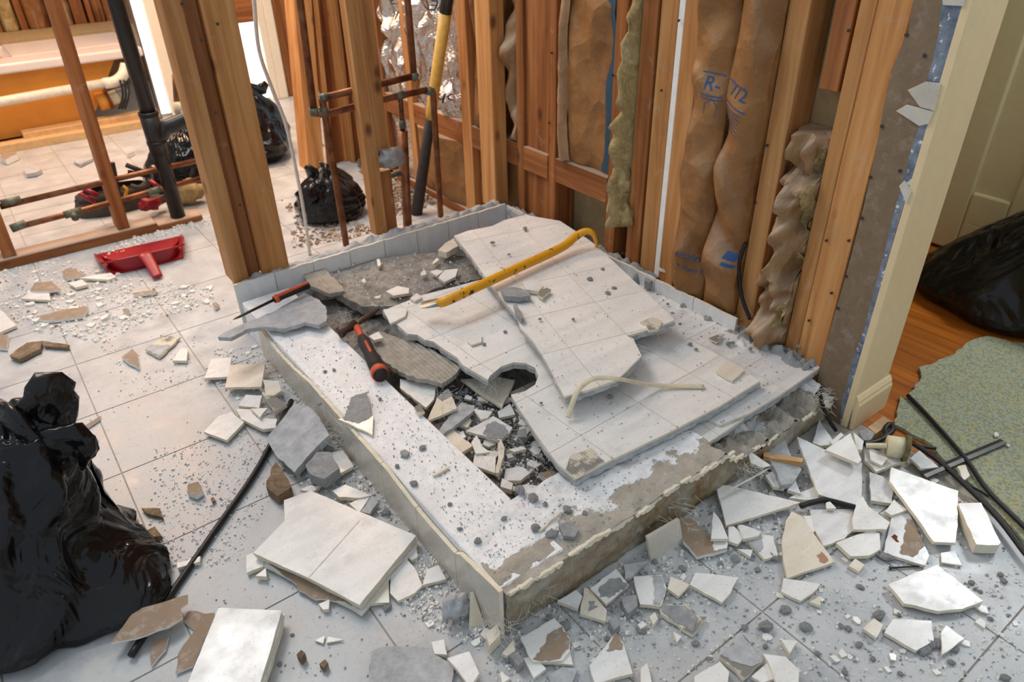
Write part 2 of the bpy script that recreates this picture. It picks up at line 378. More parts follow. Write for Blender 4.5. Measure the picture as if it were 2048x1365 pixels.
# wall end: drywall, corner bead, jamb, baseboard
def wpoly(pts, x, th): return MB().prism([P(a, b, x=x) for a, b in pts], (th, 0, 0))
L_ = [(1832, -60), (1827, 0), (1816, 62), (1797, 106), (1783, 140), (1768, 210), (1752, 300), (1728, 410), (1700, 520), (1672, 620), (1648, 703), (1622, 820), (1612, 870)]
R_ed = [(1698, 862), (1722, 725), (1800, 430), (1860, 240), (1935, 0), (1952, -60)]
wpoly(L_+R_ed, 1.554, .0125).build('drywall', ['drywall_face', 'gypsum'], wr)
bd = [(1895, -60), (1884, 0), (1878, 60), (1866, 120), (1852, 165), (1842, 240), (1822, 300), (1806, 360), (1788, 425), (1770, 500), (1748, 580), (1728, 660), (1704, 720), (1694, 770), (1684, 800), (1678, 862),
      (1692, 862), (1720, 725), (1800, 432), (1862, 240), (1934, 0), (1952, -60)]
wpoly(bd, 1.5525, .0012).build('corner_bead', ['corner_bead', 'gypsum'], wr)
for pts in ([(1815, 180), (1850, 164), (1880, 168), (1868, 222), (1840, 214)], [(1792, 222), (1812, 210), (1866, 224), (1856, 248), (1838, 252)], [(1798, 372), (1808, 362), (1822, 384), (1812, 408)], [(1884, -8), (1930, -8), (1926, 12), (1886, 10)]):
    wpoly(pts, 1.547, .005).build('tile_remnant', ['curb_tile', 'tile_body'], wr)
for a, b in ((1813, 70), (1849, 112), (1764, 253), (1741, 355), (1724, 437), (1692, 553), (1676, 617), (1800, 342)):
    p = P(a, b, x=1.5525); MB().tube([p, p+Vector((-.001, 0, 0))], .0042, 8).build('screw', 'steel_dark', wr)
bevel(MB().box(1.5515, 1.708, .654, .672, .0, 2.3).build('trim_1', 'paint_tan', kind='structure'), .002, 2)
b = MB()
prof = [(0, .0), (.014, 0), (.014, .075), (.010, .083), (.010, .088), (.004, .098), (0, .102)]
pv = [Vector((1.556, .654-d, z)) for d, z in prof]
b.prism(pv, (.158, 0, 0), 0, 0); b.build('baseboard_jamb', 'paint_tan', kind='structure')

# neighbouring room: wall and door leaf
MB().box(2.90, 2.95, -1.5, 3.0, 0, 2.6).build('wall_far_right', 'paint_cream', kind='structure')
dr = empty('door_1', (2.80, .8, 0), kind='structure')
XD = 2.80; ye = 1.36; pe = P(1945, 385, x=XD)
MB().box(XD+.012, XD+.034, .80, ye, .01, 2.03).build('panel', 'paint_cream', dr)
for y0, y1, z0, z1, nm in ((pe.y, ye, .01, 2.03, 'stile'), (.80, .86, .01, 2.03, 'stile'), (.86, pe.y, .01, .13, 'rail'), (.86, pe.y, pe.z-.12, pe.z, 'rail'), (.86, pe.y, 1.9, 2.03, 'rail')):
    bevel(MB().box(XD, XD+.034, y0, y1, z0, z1).build(nm, 'paint_cream', dr), .008, 2)
MB().box(2.886, 2.9, -.5, 3.0, 0, .1).build('baseboard_right_room', 'paint_cream', kind='structure')
MB().box(1.708, 2.9, 3.0, 3.06, 0, 2.6).build('wall_right_room_back', 'paint_cream', kind='structure')
MB().box(1.692, 1.708, .673, 3.0, 0, 2.3).build('wall_right_room_side', 'paint_cream', kind='structure')

MB().box(1.70, 2.95, -.9, 3.06, 2.45, 2.5).build('ceiling_right_room', 'paint_white', kind='structure')  # unseen ceiling, added to darken the neighbouring room
MB().box(-1.5, 2.3, 3.35, 6.3, 2.45, 2.5).build('ceiling', 'paint_white', kind='structure')  # unseen, added over the back rooms to block sky light so warm lamps dominate
w3 = empty('assumed_window_3', (2.88, .46, .9), kind='structure')  # frame of an assumed window, added around its lamp out of view
for y0, y1, z0, z1 in ((.16, .205, .95, 1.70), (.715, .76, .95, 1.70), (.205, .715, .95, 1.0), (.205, .715, 1.64, 1.70)): MB().box(2.855, 2.90, y0, y1, z0, z1).build('window_frame', 'paint_white', w3)
# ---- shower back wall frame (y = 2.14)
wb = empty('wall_back', (1.0, 2.18, .12), kind='structure')
def bstud(x0, x1, y0, y1, z0, z1, mat='wood_z', name='stud'):
    o = MB().box(x0, x1, y0, y1, z0, z1).build(name, mat, wb); bevel(o, .002, 1); return o
bstud(.487, .535, 2.142, 2.232, .165, 2.3); bstud(.5365, .577, 2.162, 2.24, .165, 2.3, 'oldwood_z'); bstud(.581, .67, 2.146, 2.185, .17, 2.3)
for a, b in ((364, 8), (435, 48), (402, 80), (432, 226), (480, 410)): 
    p = P(a, b, y=2.141); MB().tube([p, p+Vector((0, -.003, 0))], .004, 8).build('screw', 'steel_dark', wb)
bstud(1.51, 1.57, 2.15, 2.24, .15, 2.3)
# notched stud
b = MB(); b.box(1.018, 1.062, 2.2, 2.245, .16, 2.3); b.build('stud', 'wood_z', wb)
b = MB(); b.box(1.0625, 1.106, 2.2, 2.245, .46, 2.3); b.build('stud', 'wood_z', wb)
b = MB(); b.box(1.0625, 1.106, 2.205, 2.24, .16, .385); b.build('stud', 'oldwood_z', wb)
# ---- left partition (y = 3.15 .. 3.24)
wl = empty('wall_left', (.2, 3.19, 0), kind='structure')
def ls(a, y0, y1, mat='oldwood_z', z0=.038, z1=2.0):
    (xb, xt) = a; wd = .046; k = (xt-xb)/.9
    pts = [(xb, z0), (xb+wd, z0), (xb+wd+k*(z1-z0), z1), (xb+k*(z1-z0), z1)]
    bevel(MB().prism([(x, y0, z) for x, z in pts], (0, y1-y0, 0), 0, 0).build('stud', mat, wl), .002, 1)
ls((.328, .350), 3.19, 3.275); ls((-.085, -.06), 3.19, 3.275)
bevel(MB().box(-1.4, .475, 3.17, 3.262, 0, .038).build('sill_plate', 'oldwood_x', wl), .003, 1)
bevel(MB().box(.475, .66, 3.17, 3.262, 0, .026).build('sill_plate', 'oldwood_x', wl), .003, 1)

# ---- far room framing (y = 3.5) and far walls
wf = empty('wall_partition', (1.5, 3.55, 0), kind='structure')
def lean(y, top, bot, wd, dep=.089, mat='wood_z', par=wf, z1=2.3):
    a = P(top[0], top[1], y=y); b2 = P(bot[0], bot[1], y=y); k = (a.x-b2.x)/(a.z-b2.z); x0 = b2.x-k*b2.z; x1 = x0+k*z1
    bevel(MB().prism([(x0, y, .0), (x0+wd, y, .0), (x1+wd, y, z1), (x1, y, z1)], (0, dep, 0), 0, 0).build('stud', mat, par), .002, 1)
lean(3.46, (588, 0), (614, 300), .085, .12); lean(3.5, (640, 0), (660, 250), .11, .03, 'oldwood_z'); lean(3.46, (627, 0), (651, 230), .022, .05)
lean(3.48, (655, 0), (684, 260), .045, .05, 'wood_z'); lean(3.46, (676, 0), (706, 300), .085, .1, 'oldwood_z'); lean(3.44, (668, 0), (694, 230), .02, .05)
lean(3.42, (700, 0), (722, 260), .045, .08, 'wood_z')
# far wall: cream door leaf, panes that emit in place of the daylight beyond
def emis(name, strength):
    m = Mat(name, .5); m.set('Base Color', (1, 1, 1, 1)); m.set('Emission Color', (1, .97, .93, 1)); m.set('Emission Strength', strength)
emis('lit_pane', 2.4)
w1 = MB().box(1.40, 1.70, 5.06, 5.07, .01, .60).build('window_1', 'lit_pane', kind='structure')
MB().box(1.38, 1.665, 4.98, 5.06, .50, 2.2).build('window_head', 'oldwood_x', w1)
for x0, x1, m_ in ((1.685, 1.735, 'paint_white'), (1.735, 1.795, 'paint_white')): bevel(MB().box(x0, x1, 4.99, 5.07, .0, 2.15).build('window_frame', m_, w1), .006, 2)
wf2 = MB().box(1.80, 2.2, 5.02, 5.08, 0, 2.3).build('wall_far', 'oldwood_z', kind='structure')
w2 = MB().box(.965, 1.035, 5.06, 5.07, .02, 2.1).build('window_2', 'lit_pane', kind='structure')
MB().box(.96, .972, 5.03, 5.08, 0, 2.15).build('window_frame', 'steel', w2)
d2 = bevel(MB().box(1.03, 1.24, 4.98, 5.02, .01, 2.1).build('door_2', 'paint_white', kind='structure'), .005, 2)
MB().box(1.195, 1.225, 4.962, 4.98, .01, 2.1).build('door_stop', 'paint_white', d2)
MB().box(1.24, 1.40, 5.02, 5.08, 0, 2.3).build('wall_far_middle', 'paint_white', kind='structure')
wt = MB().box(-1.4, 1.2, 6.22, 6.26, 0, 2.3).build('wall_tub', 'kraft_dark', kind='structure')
for i, (x0, x1) in enumerate(((.30, .36), (.47, .51), (.80, .87), (.89, .92), (1.0, 1.06))):
    MB().box(x0, x1, 6.12, 6.21, .3, 2.3).build('stud', 'oldwood_z', wt)
MB().box(-.75, 1.10, 5.72, 6.11, .30, .452).build('tub_ledge', 'stucco', kind='structure')
sp = bpy.data.lights.new('sun_patch_spot', 'SPOT'); sp.energy = 900; sp.spot_size = math.radians(6); sp.spot_blend = .15; sp.color = (1, .94, .85)  # spot lamp added to imitate a sun patch on the far floor
so = bpy.data.objects.new('sun_patch_spot', sp); COL.objects.link(so); so.location = (1.62, 5.04, 2.6); so.rotation_euler = (Vector((1.70, 4.55, 0))-so.location).to_track_quat('-Z', 'Y').to_euler()
import bmesh
from mathutils.geometry import tessellate_polygon

# ================================================================== SHOWER BASE
sb = empty('shower_base', (1.0, 1.4, 0), 'half-demolished shower base with powdery curbs and tiled upstands below the stud walls', 'shower base')
ZC = .122
# curb cores
bevel(MB().box(.484, .640, .72, 2.10, .0, ZC).build('left_curb', 'powder', sb), .003, 1)
def hc(x):
    k = min(1, max(0, (x-1.10)/.05)); return ZC*(1-k)+(.074+.02*fbm(x*22, 4, 1, 3))*k
def fc(u, v):
    x = .488+u*(1.06); y = .703+v*.188
    return (x, y, hc(x)+(.006 if x < 1.1 else .022)*fbm(x*18, y*18, 1)-.012*max(0, 1-(v*6))*abs(fbm(x*9, 3, 2)))
b = MB().grid(fc, 180, 30); b.build('front_curb_top', 'curb_front', sb)
def ff(u, v):
    x = .486+u*1.064; z = v*(hc(x)-.004); return (x, .708-.008*fbm(x*10, z*14, 5)-.006*math.sin(z*26)-.004*fbm(x*60, z*40, 7, 3), z)
MB().grid(ff, 260, 26).build('front_curb_face', 'lath_cement', sb, smooth=True)
MB().box(.49, 1.11, .722, .885, 0, ZC-.016).box(1.1101, 1.56, .73, .885, 0, .04).build('front_curb', 'lath_cement', sb)
# ragged plaster lip along the front edge
b = MB(); x = .492
while x < 1.54:
    L = R_.uniform(.015, .07); k = max(3, int(L/.006)); y = .704-R_.uniform(0, .006); z = hc(x)-R_.uniform(.002, .010)
    if R_.random() < .85:
        tp = [(x+L*q/k, y+R_.uniform(-.001, .001), z+.002+R_.uniform(0, .005)*math.sin(math.pi*q/k)) for q in range(k+1)]; bt_ = [(x+L*q/k, y+R_.uniform(-.002, .001), z-.001-R_.uniform(.001, .011)*math.sin(math.pi*q/k)**.5) for q in range(k, -1, -1)]
        b.prism(tp+bt_, (0, .006, .001), 0, 0)
    x += L*R_.uniform(.7, 1.1)
b.build('plaster_lip', 'tile_body', sb, kind='stuff')
# curb facing tiles: outer left face, ragged top, each a tile
yy = .706; k = 0
while yy < 1.93:
    y1 = min(yy+.152, 1.95)
    def top(y): return .124-.022*max(0, math.sin((y-.72)*7.5)) - .006*abs(fbm(y*30, 2, 8)) + (.012 if y < .85 else 0)
    n = 8; pts = [(.473, yy+.001, 0), (.473, y1-.001, 0)] + [(.473, y1-.001-(y1-yy-.002)*i/n, top(y1-(y1-yy)*i/n)) for i in range(n+1)]
    MB().prism(pts, (.009, 0, 0), 0, 1).build('facing_tile', ['curb_tile', 'tile_body'], sb); yy = y1; k += 1
# back and right upstands: rows of cut tile
def upstand(p0, p1, nrm, zt, n, z0=.02):
    p0 = Vector((p0[0], p0[1], 0)); p1 = Vector((p1[0], p1[1], 0))
    for i in range(n):
        a = p0.lerp(p1, (i+.008)/n); c = p0.lerp(p1, (i+.992)/n)
        m_ = 6; tp = [(c.lerp(a, j/m_)) + Vector((0, 0, zt-.004*R_.random())) for j in range(m_+1)]
        MB().prism([Vector((a.x, a.y, z0)), Vector((c.x, c.y, z0))]+tp, Vector(nrm)*-.008, 0, 1).build('upstand_tile', ['strip_tile', 'tile_body'], sb)
upstand((.478, 2.125), (1.535, 2.118), (0, -1, 0), .176, 8, .0)
upstand((1.535, 2.118), (1.53, 1.02), (-1, 0, 0), .170, 7)
MB().box(.486, 1.55, 2.135, 2.16, .0, .165).build('upstand_core', 'cement', sb)
def ridge(name, p0, p1, wd, h, seed, mat='mortar'):
    p0 = Vector(p0); p1 = Vector(p1); d = (p1-p0); L = d.length; d.normalize(); s = Vector((-d.y, d.x, 0))
    def f(u, v):
        p = p0+d*(u*L)+s*((v-.5)*wd); return (p.x, p.y, p0.z+(p1.z-p0.z)*u+h*(math.sin(v*math.pi)**.7)*(.55+.8*abs(fbm(p.x*20, p.y*20, seed, 6))))
    MB().grid(f, int(L*170), 18).build(name, mat, sb, smooth=True)
ridge('mortar_ridge', (.49, 2.155, .15), (1.52, 2.155, .16), .055, .03, 1, 'cement')
ridge('mortar_ridge', (1.55, 2.1, .14), (1.56, 1.35, .135), .05, .04, 2)
ridge('mortar_ridge', (1.545, 1.42, .08), (1.54, .78, .09), .10, .065, 3)
ridge('mortar_ridge', (1.50, .98, .11), (1.53, .74, .07), .07, .03, 6, 'powder')
# pan: setting bed with loose grit
def bed(u, v):
    x = .64+u*.90; y = .885+v*1.235
    return (x, y, .035+.03*fbm(x*7, y*7, 4)+.012*fbm(x*40, y*40, 9)+.05*max(0, v-.55))
MB().grid(bed, 110, 130).build('setting_bed', 'bed', sb)
mi = None
for i in range(7):
    for j in range(7):
        x = .905+i*.052; y = .90+j*.052
        o = MB().box(x+.001, x+.05, y+.001, y+.05, .052, .06).build('mosaic_tile', 'glaze_warm', sb)

# ================================================================== SLABS
def clip(poly, cell):
    out = poly
    for i in range(len(cell)):
        a = cell[i]; c = cell[(i+1) % len(cell)]; inp = out; out = []
        if not inp: break
        def side(p): return (c[0]-a[0])*(p[1]-a[1])-(c[1]-a[1])*(p[0]-a[0])
        for k in range(len(inp)):
            p = inp[k]; q = inp[(k+1) % len(inp)]; sp_, sq = side(p), side(q)
            if sp_ >= 0: out.append(p)
            if (sp_ >= 0) != (sq >= 0):
                t = sp_/(sp_-sq); out.append((p[0]+(q[0]-p[0])*t, p[1]+(q[1]-p[1])*t))
    return out
def area2(p): return .5*sum(p[i][0]*p[(i+1) % len(p)][1]-p[(i+1) % len(p)][0]*p[i][1] for i in range(len(p)))
def rough(pts, amp=.0015, step=.012, seed=0):
    rr = random.Random(seed); out = []
    for i in range(len(pts)):
        a = pts[i]; c = pts[(i+1) % len(pts)]; L = (c-a).length; n = max(1, int(L/step))
        for k in range(n):
            p = a.lerp(c, k/n)
            if k: p = p + Vector((rr.uniform(-amp, amp), rr.uniform(-amp, amp), 0))
            out.append(p)
    return out
def slab(name, label, zone, poly, z0, slope=(0, 0), ref=None, grid=None, tile=.19, ang=0, bt=.012, tt=.007, mat='glaze', board='cement', skip=(), edge=0.0):
    """z0 is the height of the tiled face at the reference pixel, slope = dz/dx, dz/dy; grid = pixel of one grout crossing."""
    pp = zz(zone, poly); r = ref or pp[0]; p0 = P(r[0], r[1], z=z0); n = Vector((-slope[0], -slope[1], 1)).normalized()
    pts = [PP(a, c, p0, n) for a, c in pp]
    cen = sum(pts, Vector())/len(pts)
    root = empty(name, (cen.x, cen.y, min(p.z for p in pts)-bt-tt), label, 'tiled slab')
    bp = rough(pts, .003, .014, len(pts))
    MB().prism([cen+(p-cen)*(1+edge)-n*tt for p in bp], n*-bt, 0, 0).build('cement_board', board, root)
    if grid is None: return root, p0, n
    g = PP(grid[0], grid[1], p0, n); ca, sa = math.cos(ang), math.sin(ang); ts = tile if isinstance(tile, tuple) else (tile, tile)
    loc = [((p.x-g.x)*ca+(p.y-g.y)*sa, -(p.x-g.x)*sa+(p.y-g.y)*ca) for p in pts]
    if area2(loc) < 0: loc.reverse()
    lo = [min(q[k] for q in loc) for k in (0, 1)]; hi = [max(q[k] for q in loc) for k in (0, 1)]
    gp = .0011; tris = tessellate_polygon([[Vector((a, c, 0)) for a, c in loc]])
    for i in range(math.floor(lo[0]/ts[0]), math.ceil(hi[0]/ts[0])):
        for j in range(math.floor(lo[1]/ts[1]), math.ceil(hi[1]/ts[1])):
            if (i, j) in skip: continue
            x0, x1, y0, y1 = i*ts[0]+gp, (i+1)*ts[0]-gp, j*ts[1]+gp, (j+1)*ts[1]-gp
            cell = [(x0, y0), (x1, y0), (x1, y1), (x0, y1)]; bm = bmesh.new(); ar = 0
            for tri in tris:
                t3 = [loc[k] for k in tri]
                if area2(t3) < 0: t3.reverse()
                q = clip(t3, cell)
                if len(q) < 3 or abs(area2(q)) < 1e-7: continue
                ar += abs(area2(q)); vs = []
                for a, c in q:
                    x = g.x+a*ca-c*sa; y = g.y+a*sa+c*ca; vs.append(bm.verts.new((x, y, p0.z+slope[0]*(x-p0.x)+slope[1]*(y-p0.y))))
                bm.faces.new(vs)
            if ar < 1.5e-4: bm.free(); continue
            bmesh.ops.remove_doubles(bm, verts=bm.verts[:], dist=2e-5); bm.verts.ensure_lookup_table(); bm.verts.index_update()
            mb = MB(); nv = len(bm.verts); mb.v = [v.co.copy() for v in bm.verts]+[v.co-n*tt for v in bm.verts]
            for f in bm.faces: mb.f.append([v.index for v in f.verts]); mb.m.append(0)
            for f in bm.faces:
                for lp in f.loops:
                    if len(lp.edge.link_faces) == 1: i0, i1 = lp.vert.index, lp.link_loop_next.vert.index; mb.f.append([i1, i0, i0+nv, i1+nv]); mb.m.append(1)
            bm.free(); mb.build('tile', [mat, 'tile_body'], root)
    gl = MB().prism([cen+(p-cen)*.998-n*.0005 for p in pts], n*-(tt-.0007), 0, 0).build('grout', 'grout', root)
    return root, p0, n
# lower slab with the round cut-out
S2 = [(765, 622), (790, 612), (846, 590), (905, 575), (960, 560), (1040, 566), (1120, 570), (1300, 650), (1420, 700), (1520, 762), (1440, 812), (1336, 866), (1212, 925), (1150, 957),
      (1118, 930), (1098, 905), (1068, 862), (1040, 820), (1022, 790), (1050, 783), (1070, 770), (1077, 752), (1070, 736), (1052, 727), (1028, 725), (1003, 733), (980, 752), (976, 760),
      (950, 745), (925, 730), (915, 716), (890, 700), (868, 684), (850, 680), (835, 670), (815, 668), (795, 650)]
slab('tiled_slab', 'large broken slab of white wall tiles with a round cut-out, lying under the pry bar slab', '', S2, .150, (0, 0), (1161, 872), (1161.4, 871.7), (.191, .191), .03, .013, .007, 'glaze', 'cement', edge=.004)
S3 = [(1195, 500), (1240, 520), (1330, 560), (1400, 600), (1480, 640), (1560, 680), (1640, 735), (1560, 790), (1500, 826), (1440, 850), (1400, 830), (1300, 760), (1235, 660), (1190, 560)]
slab('tiled_slab', 'dusty tiled slab leaning beside the right stud wall, its end jutting toward the door jamb', '', S3, .126, (0, 0), (1500, 760), (1490, 737), (.19, .19), .02, .012, .007, 'glaze_dirty', 'cement', edge=.004)
S6 = [(1312, 878), (1420, 836), (1520, 790), (1528, 806), (1470, 850), (1410, 890), (1355, 912)]
slab('tiled_slab', 'narrow tiled strip sticking out beneath the large slab above the front curb', '', S6, .118, (0, 0), (1400, 870), (1420, 860), (.06, .19), .03, .010, .007, 'glaze', 'cement')
S1 = [(908, 472), (935, 462), (985, 452), (1010, 440), (1050, 430), (1120, 442), (1190, 488), (1350, 640), (1320, 652), (1254, 672), (1267, 678), (1283, 712), (1235, 760), (1130, 796), (1092, 722), (1066, 682), (1040, 654), (1034, 630), (1005, 598), (975, 560), (940, 510)]
S1r, S1p, S1n = slab('tiled_slab', 'tiled slab on top of the heap carrying the yellow wrecking bar', '', S1, .205, (0.02, -.01), (1200, 611), (1252, 668), (.165, .185), -.29, .012, .007, 'glaze', 'cement', edge=.003)
# bare cement boards
slab('cement_board_slab', 'grit-covered bare cement board slab lying before the back tile upstand', 'H', [(555, 495), (640, 470), (1000, 440), (1420, 400), (1620, 420), (1730, 560), (1450, 620), (1200, 740), (960, 740), (870, 690), (790, 640), (700, 650)], .118, (.0, .02), None, None, bt=.03, tt=0, board='bed')
slab('cement_board_slab', 'ribbed edge strip of cement board tilted against the back upstand', 'H', [(552, 488), (640, 462), (700, 470), (860, 640), (760, 660), (640, 610)], .145, (.0, .10), None, None, bt=.014, tt=0, board='cement_ribbed')
slab('cement_board_slab', 'torn grey board piece jutting over the left curb beside the chisel', 'H', [(50, 935), (120, 890), (240, 840), (420, 765), (600, 655), (680, 690), (735, 740), (740, 830), (690, 860), (600, 840), (480, 880), (350, 870), (230, 885), (130, 940)], .150, (.0, .0), None, None, bt=.012, tt=0, board='cement')
slab('cement_board_slab', 'grey cement board offcut tucked under the tiled slab beside the hammer', 'H', [(1000, 930), (1080, 900), (1260, 960), (1400, 1010), (1600, 1115), (1560, 1170), (1470, 1230), (1350, 1200), (1250, 1180), (1120, 1100), (1040, 1010)], .122, (.0, .0), None, None, bt=.014, tt=0, board='cement_ribbed')

# ================================================================== INSULATION
import bmesh
def text_mesh(body, size):
    cu = bpy.data.curves.new('t', 'FONT'); cu.body = body; cu.size = size; cu.resolution_u = 2
    ob = bpy.data.objects.new('t', cu); COL.objects.link(ob); bpy.context.view_layer.update()
    me = bpy.data.meshes.new_from_object(ob.evaluated_get(bpy.context.evaluated_depsgraph_get()))
    bpy.data.objects.remove(ob); bm = bmesh.new(); bm.from_mesh(me); bmesh.ops.triangulate(bm, faces=bm.faces[:])
    bmesh.ops.subdivide_edges(bm, edges=[e for e in bm.edges if e.calc_length() > size*.12], cuts=2); 
    vs = [v.co.copy() for v in bm.verts]; bm.verts.ensure_lookup_table(); fs = [[v.index for v in f.verts] for f in bm.faces]; bm.free()
    return vs, fs
def crease(a, c, seed):
    """straight-edged folds as in crumpled paper: triangle waves along a few directions"""
    rr = random.Random(int(seed*10)); s = 0; wa = fbm(a*.35+seed, c*.35, seed, 2)
    for k in range(5):
        t = rr.uniform(0, 3.14); f = rr.uniform(.18, .55)*(1+.5*k); ph = rr.random()
        v = (a*math.cos(t)+c*math.sin(t))*f+ph+wa*.8; s += abs(v-math.floor(v)-.5)/(1+.6*k)
    return s*.5-.34
class Batt:
    """a stuffed facing between two studs of a wall of constant x; s(y, z) is its front surface"""
    def __init__(s, y0, y1, z0, z1, xf, bulge, fold, seed, fs=9.0, horiz=0.0, hf=14.0):
        s.a = (y0, y1, z0, z1, xf, bulge, fold, seed, fs, horiz, hf)
    def x(s, y, z):
        y0, y1, z0, z1, xf, bulge, fold, seed, fs, hz, hf = s.a; u = min(1, max(0, (y-y0)/(y1-y0)))
        e = min(1, (z-z0)/.05) if z-z0 < .05 else 1
        r = crease(y*fs, z*fs*.6, seed)
        k = abs(math.sin(z*hf+1.8*fbm(y*7, z*3, seed+9, 2)))**1.6 if hz else 0
        return xf - bulge*max(0, math.sin(math.pi*u))**.55*(.35+.65*math.sqrt(max(0, e))) - fold*r - hz*k*max(0, math.sin(math.pi*u))**.4
    def build(s, name, label, mat, part, group=None, cat='insulation', n=None, back=1.66):
        y0, y1, z0, z1 = s.a[:4]; nu = max(8, int((y1-y0)/.007)); nv = max(8, int((z1-z0)/.011))
        root = empty(name, (s.a[4], (y0+y1)/2, z0), label, cat, group)
        b = MB().grid(lambda u, v: (s.x(y1-u*(y1-y0), z0+v*(z1-z0)), y1-u*(y1-y0), z0+v*(z1-z0)), nu, nv)
        for v0 in (0, 1):
            b.grid(lambda u, t: ((s.x(y1-u*(y1-y0), z0+v0*(z1-z0))*(1-t)+back*t), y1-u*(y1-y0), z0+v0*(z1-z0)), nu, 1)
        for u0 in (0, 1):
            b.grid(lambda t, v: ((s.x(y1-u0*(y1-y0), z0+v*(z1-z0))*(1-t)+back*t), y1-u0*(y1-y0), z0+v*(z1-z0)), 1, nv)
        b.build(part, mat, root, smooth=True); s.root = root; return s
    def ink(s, body, px, py, size, rot=0, name='printing', mat='ink_blue', shape=None):
        p = P(px, py, x=s.a[4]-.02); vs, fs = shape or text_mesh(body, size); c, d = math.cos(rot), math.sin(rot); b = MB()
        out = []
        for v in vs:
            y = p.y-(v.x*c-v.y*d); z = p.z+(v.x*d+v.y*c); y = min(max(y, s.a[0]+.002), s.a[1]-.002); out.append((s.x(y, z)-.0012, y, z))
        b.add(out, fs); b.build(name, mat, s.root)
def bar_shape(L, h, n=14):
    vs = [Vector((L*i/n, j*h, 0)) for j in (0, 1) for i in range(n+1)]; return vs, [(i, i+1, n+2+i, n+1+i) for i in range(n)]
k1 = Batt(1.168, 1.291, .16, 2.2, 1.556, .030, .085, 3.1, 11, .008, 8).build('insulation_batt', 'puffed brown kraft batt printed with blue lettering, beside the white drywall edge', 'kraft', 'kraft_facing')
k1.ink('R-', 1410, 176, .048, -.06); k1.ink('', 1408, 143, 0, -.06, shape=bar_shape(.062, .003)); k1.ink('', 1406, 186, 0, -.06, shape=bar_shape(.062, .003)); k1.ink('', 1406, 192, 0, -.06, shape=bar_shape(.062, .002))
k1.ink('ertainT', 1356, 506, .0315, -.10); k1.ink('er Glass I', 1356, 528, .0205, -.10)
hv = [Vector((a, c, 0)) for a, c in ((0, 0), (.034, 0), (.034, .026), (.017, .042), (0, .026))]
for i in range(5):
    a, c = hv[i], hv[(i+1) % 5]; nn = Vector((-(c-a).y, (c-a).x, 0)).normalized()*.0016
    k1.ink('', 1413, 225, 0, -.06, name='house_logo', shape=([a, c, c+nn, a+nn], [(0, 1, 2, 3)]))
k2 = Batt(1.052, 1.166, .15, 2.2, 1.556, .032, .09, 5.3, 10, .008, 7).build('insulation_batt', 'wrinkled kraft batt with smeared blue print, against the pale stud with nails', 'kraft', 'kraft_facing')
k2.ink('7/2', 1462, 186, .048, -.2); k2.ink('', 1449, 150, 0, -.26, shape=bar_shape(.085, .003)); k2.ink('', 1449, 196, 0, -.26, shape=bar_shape(.085, .003))
for i in range(6): k2.ink('', 1450, 208+i*9, 0, -.26, shape=bar_shape(.07-.004*i, .0022))
k2.ink('', 1452, 512, 0, -.3, shape=bar_shape(.03, .02)); k2.ink('', 1452, 524, 0, -.3, shape=bar_shape(.03, .008))
k3 = Batt(.884, .994, .13, .70, 1.595, .02, .26, 8.2, 24, .045, 25).build('insulation_batt', 'crushed accordion-folded kraft batt stuffed beside the doorway post', 'kraft_dusty', 'kraft_facing')
b = MB(); 
def wad(root, c, r, mat, seed, name='fiber', fl=(1, 1, 1)):
    b = MB(); n, m_ = 18, 12
    def f(u, v):
        a = u*2*math.pi; t = v*math.pi; d = Vector((math.sin(t)*math.cos(a), math.sin(t)*math.sin(a), math.cos(t))); k = 1+.5*fbm(d.x*1.7+seed, d.y*1.7, d.z*1.7, 4)
        return (c[0]+d.x*r*k*fl[0], c[1]+d.y*r*k*fl[1], c[2]+d.z*r*k*fl[2])
    return b.grid(f, n, m_).build(name, mat, root, smooth=True, base=False)
b = MB().grid(lambda u, v: (k3.x(.886+.03*u, .2+v*.48)-.006-.008*fbm(u*3, v*14, 3), .886+(.018+.014*math.sin(v*23))*u, .2+v*.48), 6, 60); b.build('fiber', 'fiberglass', k3.root, smooth=True)
k4 = Batt(1.504, 1.557, .27, 2.2, 1.572, .022, .16, 11.3, 22, .02, 26).build('insulation_batt', 'exposed yellow fiberglass wad squeezed between two old studs', 'fiberglass', 'fiberglass')
wad(k4.root, P(1250, 430, x=1.56), .035, 'fiberglass', 3.3, 'torn_wad', (.6, .9, 1)); wad(k4.root, P(1245, 360, x=1.56), .03, 'fiberglass', 5.3, 'torn_wad', (.6, .9, 1.5))
k5 = Batt(1.605, 1.864, .413, 2.2, 1.592, .012, .06, 14.4, 7).build('insulation_batt', 'flat brown kraft facing with dark blue tape above the dusty blocking', 'kraft', 'kraft_facing')
b = MB().grid(lambda u, v: (k5.x(1.612+.04*u, .42+v*1.6)-.002, 1.652-.04*u, .42+v*1.6), 6, 60); b.build('blue_tape', 'tape_blue', k5.root, smooth=True)
b = MB().grid(lambda u, v: (1.575-.03*math.sin(u*3)*(1-v)+.012*fbm(v*6, u*3, 4), 1.80+.035*u+.02*math.sin(v*5), .42+v*1.0), 6, 40); b.build('torn_paper', 'kraft_dusty', k5.root, smooth=True)
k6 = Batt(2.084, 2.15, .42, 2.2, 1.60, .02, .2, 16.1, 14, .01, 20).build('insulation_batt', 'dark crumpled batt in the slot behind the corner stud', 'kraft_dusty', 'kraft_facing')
k7 = Batt(2.20, 2.384, .413, 2.2, 1.60, .02, .12, 18.5, 7).build('insulation_batt', 'dark kraft batt bulging just behind the corner stud', 'kraft_dark', 'kraft_facing')
k8 = Batt(2.46, 2.838, .040, .325, 1.575, .03, .16, 20.5, 6).build('insulation_batt', 'low bulging kraft batt under the blocking behind the long handle', 'kraft', 'kraft_facing')
